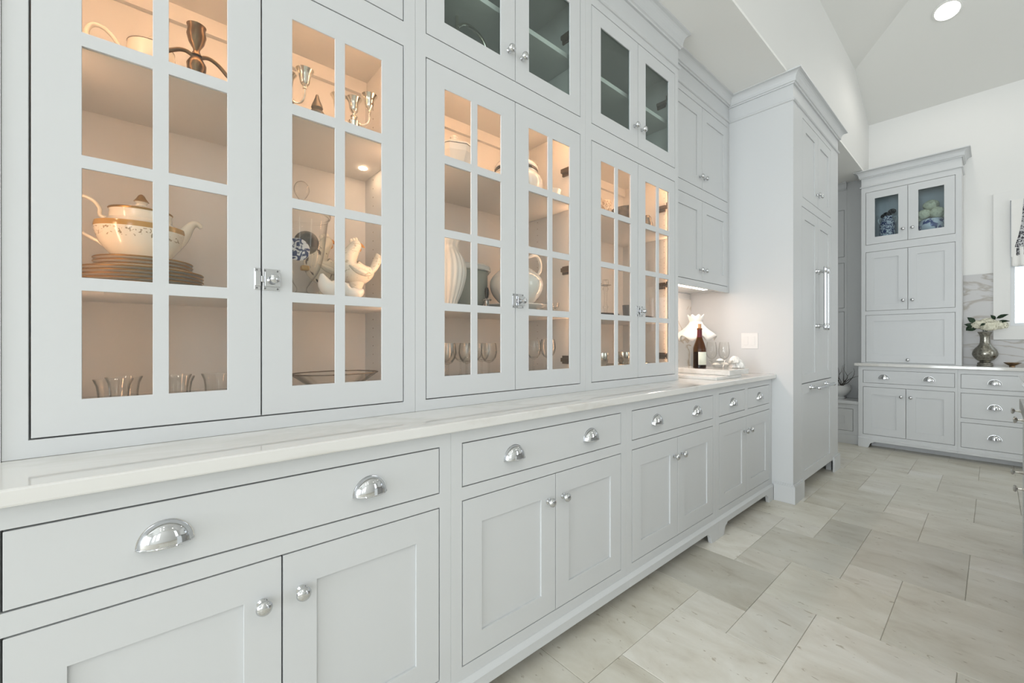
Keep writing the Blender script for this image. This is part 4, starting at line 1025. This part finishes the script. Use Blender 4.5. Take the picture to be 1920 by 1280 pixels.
t = thing('serving_plate', 'wide white plate lying under the white ewer', 'plate', (xx, yy, S1))
lathe_obj('dish', xx, yy, S1, [(0, 0.0), (0.085, 0.0), (0.088, 0.010), (0.145, 0.032), (0.143, 0.035), (0.085, 0.014), (0, 0.012)], 'china_white', t, 40)
ze = S1 + 0.0125
t = thing('ewer', 'white porcelain ewer with ornate looped handle standing on a plate', 'ewer', (xx, yy, ze))
lathe_obj('body', xx, yy, ze, [(0, 0), (0.052, 0.0), (0.055, 0.008), (0.060, 0.016), (0.104, 0.060), (0.123, 0.105), (0.117, 0.145), (0.084, 0.180), (0.050, 0.205), (0.042, 0.235), (0.050, 0.270), (0.064, 0.290), (0.061, 0.291), (0.044, 0.268), (0.036, 0.235), (0, 0.225)], 'china_white', t, 44, sm=3)
obj('handle', MB().tube([(xx, yy + 0.110, ze + 0.166), (xx, yy + 0.126, ze + 0.170), (xx, yy + 0.148, ze + 0.190), (xx, yy + 0.158, ze + 0.220), (xx, yy + 0.150, ze + 0.250), (xx, yy + 0.130, ze + 0.268), (xx, yy + 0.104, ze + 0.268), (xx, yy + 0.082, ze + 0.258), (xx, yy + 0.046, ze + 0.245)], [0.008, 0.007, 0.009, 0.0075, 0.009, 0.0075, 0.009, 0.007, 0.006], 12, sm=4), 'china_white', t, smooth=True)
xx, yy = -1.565, 1.082
t = thing('tureen', 'pale grey-green oval tureen with flat rim behind the bottle stopper', 'tureen', (xx, yy, S1))
lathe_obj('bowl', xx, yy, S1, [(0, 0), (0.0688, 0.0000), (0.0722, 0.0080), (0.0740, 0.0200), (0.0946, 0.0600), (0.1049, 0.1200), (0.1066, 0.1700), (0.1101, 0.1850), (0, 0.18)], 'celadon', t, 40, sm=2, sx=0.72)
lathe_obj('rim', xx, yy, S1, [(0.1032, 0.1840), (0.1204, 0.1870), (0.1221, 0.1930), (0.1187, 0.1980), (0.1204, 0.2060), (0.1135, 0.2120), (0.1015, 0.2120)], 'china_white', t, 40, sx=0.74)
# crystal stemware at the bottom of cabinet 2
def stem_glass(x, y, z, s, label, group, name='wine_glass', prof=None):
    t = thing(name, label, 'glass', (x, y, z), group)
    lathe_obj('foot', x, y, z, [(0, 0.0), (0.033 * s, 0.0), (0.033 * s, 0.002), (0.010 * s, 0.006), (0.004, 0.014), (0.0035, 0.060 * s), (0.005, 0.070 * s), (0, 0.071 * s)], 'clear_glass', t, 20)
    obj('bowl', MB().lathe(x, y, [(r * s, h * s) for r, h in (prof or [(0.0045, 0.070), (0.018, 0.076), (0.030, 0.092), (0.035, 0.115), (0.033, 0.140), (0.030, 0.156), (0.029, 0.156), (0.032, 0.138), (0.0335, 0.115), (0.028, 0.094), (0.015, 0.079), (0, 0.076)])], 22, z0=z, wob=lambda tt, h: 1 + 0.025 * math.cos(11 * tt)), 'clear_glass', t, smooth=True)
    return t
GX = 'cut crystal glasses at the bottom of the second cabinet'
g0 = stem_glass(-1.55, 0.800, S0, 0.95, 'cut crystal wine glass among those on the bottom shelf of the fluted vase cabinet', GX)
for x, y in ((-1.55, 0.88), (-1.55, 0.96), (-1.55, 1.04), (-1.46, 0.83), (-1.46, 0.92), (-1.46, 1.01), (-1.46, 1.09), (-1.37, 0.86), (-1.37, 0.95), (-1.55, 1.12), (-1.37, 1.06)):
    dup(g0, (x, y, S0), rz=R.uniform(0, 6))
stem_glass(-1.43, 1.375, S0, 1.02, 'crystal wine glass behind the right door, left one of the pair', 'pair of crystal wine glasses')
stem_glass(-1.42, 1.462, S0, 1.06, 'crystal wine glass behind the right door, right one of the pair', 'pair of crystal wine glasses')
t = thing('cordial_glass', 'tiny crystal cordial glass right of the ewer', 'glass', (-1.40, 1.49, S1))
lathe_obj('bowl', -1.40, 1.49, S1, [(0, 0), (0.020, 0), (0.006, 0.006), (0.005, 0.020), (0.018, 0.034), (0.020, 0.056), (0.018, 0.056), (0.015, 0.036), (0, 0.026)], 'clear_glass', t, 18)

# --- cabinet 2, upper dark compartment
ZU = 2.2255
xx, yy = -1.45, 0.955
t = thing('candelabrum', 'silver candelabrum with trumpet cup in the unlit upper compartment', 'candelabrum', (xx, yy, ZU))
lathe_obj('stem', xx, yy, ZU, [(0, 0), (0.05, 0), (0.046, 0.008), (0.012, 0.022), (0.008, 0.12), (0.012, 0.16), (0.007, 0.20), (0.006, 0.272), (0, 0.274)], 'silver', t, 20)
lathe_obj('candle_cup', xx, yy, ZU, [(0, 0.268), (0.010, 0.268), (0.014, 0.285), (0.026, 0.300), (0.032, 0.310), (0.030, 0.311), (0.010, 0.286), (0, 0.28)], 'silver', t, 20)
obj('arm', MB().tube([(xx, yy + r, ZU + h) for r, h in ((0.004, 0.222), (0.03, 0.245), (0.06, 0.254), (0.10, 0.248), (0.135, 0.226), (0.155, 0.190), (0.160, 0.150))], 0.0075, 10, sm=4), 'silver', t, smooth=True)

# --- cabinet 3
GG = 'woven-pattern goblets on the top shelf of the third cabinet'
gp = [(0.005, 0.060), (0.022, 0.070), (0.036, 0.095), (0.042, 0.130), (0.040, 0.170), (0.036, 0.185), (0.034, 0.184), (0.038, 0.168), (0.040, 0.130), (0.033, 0.098), (0, 0.080)]
for k, (x, y, lab) in enumerate(((-1.49, 1.885, 'cream woven-pattern goblet, left one of three'), (-1.54, 1.985, 'cream woven-pattern goblet, middle one of three'), (-1.545, 2.085, 'cream woven-pattern goblet, right one of three'))):
    t = thing('goblet', lab + ' on the top shelf', 'goblet', (x, y, S2), GG)
    lathe_obj('foot', x, y, S2, [(0, 0.0), (0.034, 0.0), (0.032, 0.006), (0.010, 0.014), (0.008, 0.055), (0, 0.062)], 'weave', t, 22)
    lathe_obj('bowl', x, y, S2, gp, 'weave', t, 26)
t = tag(lathe_obj('bowl', -1.405, 2.105, S2, [(0, 0), (0.040, 0.0), (0.043, 0.010), (0.070, 0.050), (0.086, 0.105), (0.082, 0.107), (0.064, 0.052), (0, 0.020)], 'pewter', None), 'dark pewter bowl right of the woven goblets', 'bowl')
t = tag(lathe_obj('small_jar', -1.43, 2.365, S2, [(0, 0), (0.026, 0.0), (0.032, 0.015), (0.034, 0.075), (0.024, 0.095), (0.026, 0.110), (0.014, 0.128), (0, 0.132)], 'pewter', None), 'small dark lidded jar at the right end of the top shelf', 'jar')
t = tag(lathe_obj('tumbler', -1.43, 2.155, S1, [(0, 0), (0.026, 0), (0.028, 0.004), (0.033, 0.085), (0.031, 0.085), (0.026, 0.010), (0, 0.008)], 'grey_cup', None), 'slate grey tumbler on the middle shelf', 'cup')
def oval_tray(x, y, z, r, sy_, mat, label):
    return tag(obj('serving_tray', MB().lathe(x, y, [(0, 0), (r * 0.8, 0), (r * 0.84, 0.004), (r, 0.020), (r * 0.97, 0.023), (r * 0.8, 0.008), (0, 0.006)], 40, z0=z, sx=sy_), mat, smooth=True, base=(x, y, z)), label, 'tray')
oval_tray(-1.45, 1.90, S1, 0.13, 0.8, 'tray_dark', 'dark oval tray left on the middle shelf')
oval_tray(-1.44, 2.300, S1, 0.090, 0.9, 'tray_dark', 'dark oval tray right on the middle shelf, by the hinges')
g3 = 'tall crystal candlesticks on the middle shelf of the third cabinet'
for x, y, lab in ((-1.53, 1.98, 'tall crystal candlestick behind the left door, left one'), (-1.53, 2.07, 'tall crystal candlestick behind the left door, right one')):
    t = thing('candlestick', lab, 'candlestick', (x, y, S1), g3)
    lathe_obj('stem', x, y, S1, [(0, 0), (0.042, 0), (0.040, 0.008), (0.014, 0.020), (0.009, 0.06), (0.016, 0.075), (0.009, 0.09), (0.010, 0.17), (0.018, 0.185), (0.010, 0.198), (0.018, 0.215), (0.016, 0.24), (0, 0.235)], 'clear_glass', t, 20)
    lathe_obj('drip_pan', x, y, S1, [(0.012, 0.200), (0.034, 0.206), (0.033, 0.208), (0.012, 0.204)], 'clear_glass', t, 20)
for k, (x, y, lab) in enumerate(((-1.42, 1.885, 'small silver cup at the left of the bottom shelf'), (-1.46, 2.150, 'small silver cup in the middle of the bottom shelf'))):
    t = thing('silver_cup', lab, 'cup', (x, y, S0), 'silver cups on the bottom shelf of the third cabinet')
    lathe_obj('body', x, y, S0, [(0, 0), (0.026, 0.0), (0.028, 0.006), (0.018, 0.014), (0.034, 0.040), (0.038, 0.075), (0.036, 0.092), (0.034, 0.092), (0.035, 0.072), (0, 0.035)], 'silver', t, 24)
    obj('handle', MB().tube([(x, y + 0.036, S0 + 0.078), (x, y + 0.056, S0 + 0.074), (x, y + 0.058, S0 + 0.052), (x, y + 0.036, S0 + 0.042)], 0.0035, 8), 'silver', t, smooth=True)
oval_tray(-1.48, 2.03, S0, 0.105, 0.8, 'silver', 'oval silver tray on the bottom shelf of the goblet cabinet')
oval_tray(-1.46, 2.300, S0, 0.085, 0.9, 'silver', 'round silver dish at the right of the goblet cabinet bottom shelf')

# ------------------------------------------------------------------ wine nook on the counter
ZC = 0.9135
o = tag(obj('marble_board', MB().box(-1.50, -1.103, 2.605, 2.985, ZC, ZC + 0.018), 'marble', bevel=0.002, base=(-1.3, 2.79, ZC)), 'lower white marble board lying on the counter', 'board')
o = tag(obj('marble_board', MB().box(-1.50, -1.098, 2.780, 3.095, ZC + 0.0185, ZC + 0.0525), 'marble', bevel=0.003, base=(-1.3, 2.94, ZC + 0.0185)), 'thick upper white marble board carrying the wine bottle', 'board')
ZB = ZC + 0.053
xx, yy = -1.33, 2.865
t = thing('wine_bottle', 'half-empty brown wine bottle with cork and white label on a marble board', 'bottle', (xx, yy, ZB))
lathe_obj('glass', xx, yy, ZB, [(0, 0.006), (0.030, 0.0), (0.040, 0.004), (0.0415, 0.012), (0.0415, 0.118), (0.040, 0.138), (0.032, 0.168), (0.021, 0.200), (0.0155, 0.222), (0.0145, 0.262), (0.0165, 0.264), (0.0165, 0.272), (0.0145, 0.276), (0, 0.276)], 'amber_glass', t, 40, sm=2)
lathe_obj('wine', xx, yy, ZB, [(0, 0.007), (0.037, 0.006), (0.039, 0.014), (0.039, 0.113), (0, 0.1135)], 'black_wood', t, 30)
lathe_obj('foil_sleeve', xx, yy, ZB, [(0.0185, 0.212), (0.0165, 0.224), (0.0152, 0.260), (0.0152, 0.2635)], 'foil', t, 28)
lathe_obj('cork', xx, yy, ZB, [(0, 0.2765), (0.0105, 0.2765), (0.0115, 0.305), (0, 0.3055)], 'cork', t, 18)
m = MB(); V = []
for k in range(15):
    a = -1.75 + 1.95 * k / 14
    V.append([m.v(xx + 0.0420 * math.cos(a + 0.42), yy + 0.0420 * math.sin(a + 0.42), ZB + h) for h in (0.024, 0.112)])
for p, q in zip(V, V[1:]): m.face([p[0], q[0], q[1], p[1]])
solid(obj('paper_label', m, 'paper', t, smooth=True), 0.0005)
# ruffled white glass lamp
xx, yy = -1.50, 3.17
t = thing('ruffled_lamp', 'small lamp with ruffled white glass shade behind the wine bottle', 'lamp', (xx, yy, ZC))
lathe_obj('base', xx, yy, ZC, [(0, 0), (0.060, 0), (0.062, 0.006), (0.030, 0.018), (0.012, 0.035), (0.010, 0.12), (0.018, 0.150), (0.022, 0.19), (0.012, 0.22), (0.010, 0.30), (0.026, 0.320), (0.012, 0.33), (0, 0.33)], 'clear_glass', t, 24)
def ruf(tt, h): return 1 + (0.10 * math.cos(7 * tt) * max(0, min(1, (0.335 - h) / 0.07)) if h < 0.335 else 0.06 * math.cos(8 * tt) * max(0, (h - 0.39) / 0.05))
sh = obj('shade', MB().lathe(xx, yy, [(0.142, 0.262), (0.130, 0.282), (0.105, 0.312), (0.075, 0.345), (0.052, 0.372), (0.045, 0.388), (0.050, 0.405), (0.060, 0.435)], 84, z0=ZC, wob=ruf, zw=lambda tt, h: (0.020 * math.cos(7 * tt) * max(0, (0.335 - h) / 0.073)) if h < 0.335 else 0.007 * math.cos(8 * tt) * max(0, (h - 0.39) / 0.045)), 'shade_glass', t, smooth=True)
solid(sh, 0.003)
# wine glasses, shell dish and napkin
tul = [(0.0045, 0.100), (0.018, 0.108), (0.033, 0.128), (0.038, 0.158), (0.036, 0.195), (0.031, 0.228), (0.030, 0.228), (0.035, 0.193), (0.0368, 0.158), (0.031, 0.130), (0.015, 0.111), (0, 0.107)]
for x, y, lab in ((-1.395, 3.20, 'clear tulip wine glass by the wall, left one of the two'), (-1.318, 3.235, 'clear tulip wine glass by the wall, right one of the two')):
    t = thing('wine_glass', lab + ' beside the lamp', 'glass', (x, y, ZC), 'wine glasses in the nook')
    lathe_obj('foot', x, y, ZC, [(0, 0.0), (0.035, 0.0), (0.035, 0.002), (0.010, 0.006), (0.004, 0.014), (0.0038, 0.09), (0.006, 0.102), (0, 0.103)], 'thin_glass', t, 22)
    obj('bowl', MB().lathe(x, y, smooth_prof(tul, 3), 32, z0=ZC), 'thin_glass', t, smooth=True)
xx, yy = -1.225, 2.955
t = thing('glass_dish', 'low clear glass dish on the upper marble board', 'dish', (xx, yy, ZB))
lathe_obj('bowl', xx, yy, ZB, [(0, 0.004), (0.040, 0.0), (0.045, 0.004), (0.066, 0.030), (0.078, 0.052), (0.075, 0.053), (0.060, 0.032), (0.040, 0.008), (0, 0.008)], 'thin_glass', t, 30)
for k, (dx, dy, h, r, lab) in enumerate(((-0.02, -0.022, 0.030, 0.027, 'pale scallop shell lying left in the glass dish'), (0.02, 0.010, 0.032, 0.030, 'greyish scallop shell lying right in the glass dish'), (0.0, -0.01, 0.058, 0.026, 'white scallop shell on top in the glass dish'))):
    m = MB(); c_ = (xx + dx, yy + dy, ZB + h)
    m.lathe(c_[0], c_[1], [(0, 0.010), (r * 0.5, 0.008), (r, -0.004), (r * 0.9, -0.005), (0, 0.004)], 40, z0=c_[2], wob=lambda tt, hh: (0.86 + 0.14 * math.sin(tt / 2)) * (1 + 0.05 * math.cos(14 * tt)))
    tag(obj('scallop_shell', m, 'shell' if k < 2 else 'china_white', smooth=True, base=c_), lab, 'shell', 'shells in the glass dish')
m = MB(); rr = random.Random(5)
c0 = Vector((-1.170, 3.085, ZB))
def ruffle(mb, c, rx, ry, rz, ph):
    """crumpled cloth: a mound with deep wavy folds"""
    nu, nv, V = 72, 14, []
    for i in range(nv + 1):
        el = PI / 2 * i / nv; row = []
        for k in range(nu):
            a = 2 * PI * k / nu
            f_ = 1 + 0.20 * math.cos(7 * a + 3.0 * el + ph) * math.cos(el) ** 0.5 + 0.10 * math.sin(13 * a - 5 * el + ph)
            g_ = 1 + 0.16 * math.sin(5 * a + 4 * el + ph) * math.cos(el)
            row.append(mb.v(c.x + rx * f_ * math.cos(el) * math.cos(a), c.y + ry * f_ * math.cos(el) * math.sin(a), c.z + 0.002 + rz * g_ * math.sin(el)))
        V.append(row)
    for p, q in zip(V, V[1:]):
        for k in range(nu): mb.face([p[k], p[(k + 1) % nu], q[(k + 1) % nu], q[k]])
ruffle(m, c0, 0.040, 0.046, 0.060, 0.4); ruffle(m, c0 + Vector((-0.005, -0.030, 0.034)), 0.030, 0.034, 0.046, 2.0)
nk = solid(tag(obj('napkin', m, 'cloth_white', smooth=True, base=tuple(c0)), 'crumpled white ruffled napkin beside the glass shell dish', 'napkin'), 0.0025)

# ------------------------------------------------------------------ far counter: mercury vase with hydrangeas, leaf dish
xx, yy = -0.056, 6.150
t = thing('mercury_vase', 'bulbous mercury glass vase with narrow neck on the far counter', 'vase', (xx, yy, ZC))
lathe_obj('body', xx, yy, ZC, [(0, 0), (0.052, 0.0), (0.054, 0.008), (0.050, 0.014), (0.053, 0.022), (0.048, 0.030), (0.036, 0.040), (0.060, 0.060), (0.082, 0.095), (0.086, 0.125), (0.074, 0.160), (0.048, 0.195), (0.036, 0.225), (0.034, 0.275), (0.040, 0.305), (0.050, 0.325), (0.046, 0.326), (0.030, 0.280), (0, 0.270)], 'mercury_glass', t, 40, sm=3)
def petals(c, r, n, mat_r, mb, size):
    for k in range(n):
        u = rr.uniform(-0.6, 1); a = rr.uniform(0, 2 * PI); s_ = math.sqrt(1 - u * u)
        d = Vector((s_ * math.cos(a), s_ * math.sin(a), u)); p = c + Vector((d.x * r, d.y * r, d.z * r * 0.75))
        t1 = d.cross(Vector((0.3, 0.2, 1))).normalized(); t2 = d.cross(t1)
        for q in range(4):
            b = q * PI / 2 + rr.uniform(-.2, .2); e = (t1 * math.cos(b) + t2 * math.sin(b)); f_ = (t1 * math.cos(b + 1) + t2 * math.sin(b + 1)); g_ = (t1 * math.cos(b - 1) + t2 * math.sin(b - 1))
            mb.face([mb.v(*p), mb.v(*(p + g_ * size * 0.8 + d * size * 0.2)), mb.v(*(p + e * size * 1.25 + d * size * 0.15)), mb.v(*(p + f_ * size * 0.8 + d * size * 0.2))])
def leaf(mb, p, d, L, w):
    d = d.normalized(); s_ = d.cross(Vector((0.1, -1, 0.35))).normalized(); up = s_.cross(d)
    pr = [(0, 0.02), (0.25, 0.8), (0.5, 1.0), (0.75, 0.65), (1.0, 0.02)]
    A = [mb.v(*(p + d * L * t + s_ * w * k + up * (0.12 * L * math.sin(t * 3) + 0.05 * w * k))) for t, k in pr]
    M_ = [mb.v(*(p + d * L * t + up * (0.12 * L * math.sin(t * 3) - 0.01))) for t, k in pr]
    B = [mb.v(*(p + d * L * t - s_ * w * k + up * (0.12 * L * math.sin(t * 3) + 0.05 * w * k))) for t, k in pr]
    for i in range(4): mb.face([A[i], A[i + 1], M_[i + 1], M_[i]]); mb.face([M_[i], M_[i + 1], B[i + 1], B[i]])
t = thing('hydrangea_bouquet', 'cream hydrangea bouquet with dark leaves in the mercury glass vase', 'flowers', (xx, yy, ZC + 0.30))
for c_, r_ in (((-0.098, 6.13, 1.312), 0.060), ((-0.030, 6.10, 1.292), 0.062), ((0.032, 6.13, 1.305), 0.060), ((-0.035, 6.17, 1.335), 0.058)):
    m = MB().ball(c_, r_ * 0.86, 12, 8, (1, 1, 0.75)); petals(Vector(c_), r_, 260, None, m, 0.0068)
    obj('flower_head', m, 'petal', t)
m = MB()
for x, dx in ((-0.06, -0.01), (-0.03, 0.0), (0.0, 0.01)): m.tube([(xx, yy, ZC + 0.285), (xx + (x + 0.03) * 0.4, yy - 0.02, ZC + 0.34), (x, 6.13, 1.30)], 0.003, 6)
obj('stems', m, 'dark_green', t)
for p, d, L, w in (((-0.12, 6.10, 1.30), (-1, -0.1, 0.25), 0.075, 0.022), ((-0.12, 6.09, 1.33), (-0.8, -0.3, 0.9), 0.08, 0.024), ((-0.11, 6.11, 1.28), (-1, -0.2, -0.3), 0.075, 0.022), ((0.01, 6.12, 1.36), (-0.6, -0.2, 0.9), 0.055, 0.016), ((0.015, 6.12, 1.37), (0.9, -0.2, 0.45), 0.085, 0.017), ((0.02, 6.10, 1.335), (1, -0.3, 0.1), 0.08, 0.014), ((-0.055, 6.06, 1.325), (-0.6, -0.6, -0.5), 0.05, 0.012), ((-0.15, 6.12, 1.30), (-0.4, -0.4, -0.6), 0.06, 0.018)):
    m = MB(); leaf(m, Vector(p), Vector(d), L, w); solid(obj('leaf', m, 'dark_green', t), 0.0008)
xx, yy = 0.113, 6.12
o = tag(obj('leaf_dish', MB().lathe(xx, yy, [(0, 0.0), (0.020, 0.0), (0.018, 0.008), (0.030, 0.016), (0.054, 0.036), (0.052, 0.038), (0.026, 0.020), (0, 0.014)], 40, z0=ZC, wob=lambda tt, h: 1 + (0.06 * math.cos(9 * tt) if h > 0.02 else 0)), 'bronze', smooth=True, base=(xx, yy, ZC)), 'small dark bronze scalloped dish right of the mercury vase', 'dish')
# vases in the tower
ZT = 2.1785
xx, yy = -0.775, 6.20
t = thing('tall_vase', 'tall blue and white patterned vase with two handles behind tower glass', 'vase', (xx, yy, ZT))
lathe_obj('body', xx, yy, ZT, [(0, 0), (0.055, 0.0), (0.060, 0.010), (0.066, 0.10), (0.068, 0.22), (0.064, 0.29), (0.050, 0.325), (0.044, 0.34), (0.052, 0.362), (0.048, 0.362), (0.040, 0.34), (0, 0.33)], 'blue_white_fine', t, 32)
for s in (-1, 1): obj('handle', MB().tube([(xx + s * 0.050, yy, ZT + 0.345), (xx + s * 0.072, yy, ZT + 0.350), (xx + s * 0.080, yy, ZT + 0.325), (xx + s * 0.064, yy, ZT + 0.285)], 0.006, 8), 'china_white', t, smooth=True)
t = thing('dark_bouquet', 'nearly black dried roses in the tall patterned vase', 'flowers', (xx, yy, ZT + 0.33))
for c_, r_ in (((-0.80, 6.18, 2.545), 0.026), ((-0.770, 6.17, 2.555), 0.026), ((-0.735, 6.18, 2.585), 0.030), ((-0.785, 6.20, 2.565), 0.024)):
    m = MB().ball(c_, r_ * 0.8, 10, 7); petals(Vector(c_), r_, 40, None, m, 0.012); obj('flower_head', m, 'dark_petal', t)
m = MB()
for x in (-0.80, -0.77, -0.735): m.tube([(xx, yy, ZT + 0.335), (x, 6.18, 2.55)], 0.003, 6)
obj('stems', m, 'dark_green', t)
xx, yy = -0.425, 6.19
t = thing('porcelain_bowl', 'blue and white painted porcelain bowl behind tower glass', 'bowl', (xx, yy, ZT))
lathe_obj('body', xx, yy, ZT, [(0, 0), (0.058, 0.0), (0.058, 0.020), (0.050, 0.060), (0.058, 0.095), (0.085, 0.125), (0.102, 0.165), (0.104, 0.200), (0.092, 0.232), (0.086, 0.246), (0.080, 0.246), (0.090, 0.200), (0, 0.150)], 'blue_white', t, 40, sm=2)
t = thing('rose_bouquet', 'full cream roses filling the blue and white bowl', 'flowers', (xx, yy, ZT + 0.2))
for c_, r_ in (((-0.480, 6.15, 2.485), 0.058), ((-0.385, 6.15, 2.485), 0.064), ((-0.43, 6.17, 2.575), 0.062), ((-0.525, 6.18, 2.455), 0.040), ((-0.33, 6.18, 2.47), 0.045)):
    m = MB().ball(c_, r_ * 0.9, 16, 10); petals(Vector(c_), r_ * 0.95, 90, None, m, 0.017); obj('flower_head', m, 'petal_warm', t, smooth=True)
m = MB()
for p in ((-0.48, 6.15, 2.47), (-0.385, 6.15, 2.47), (-0.43, 6.17, 2.55)): m.tube([(xx, yy, ZT + 0.16), p], 0.004, 6)
obj('stems', m, 'dark_green', t)
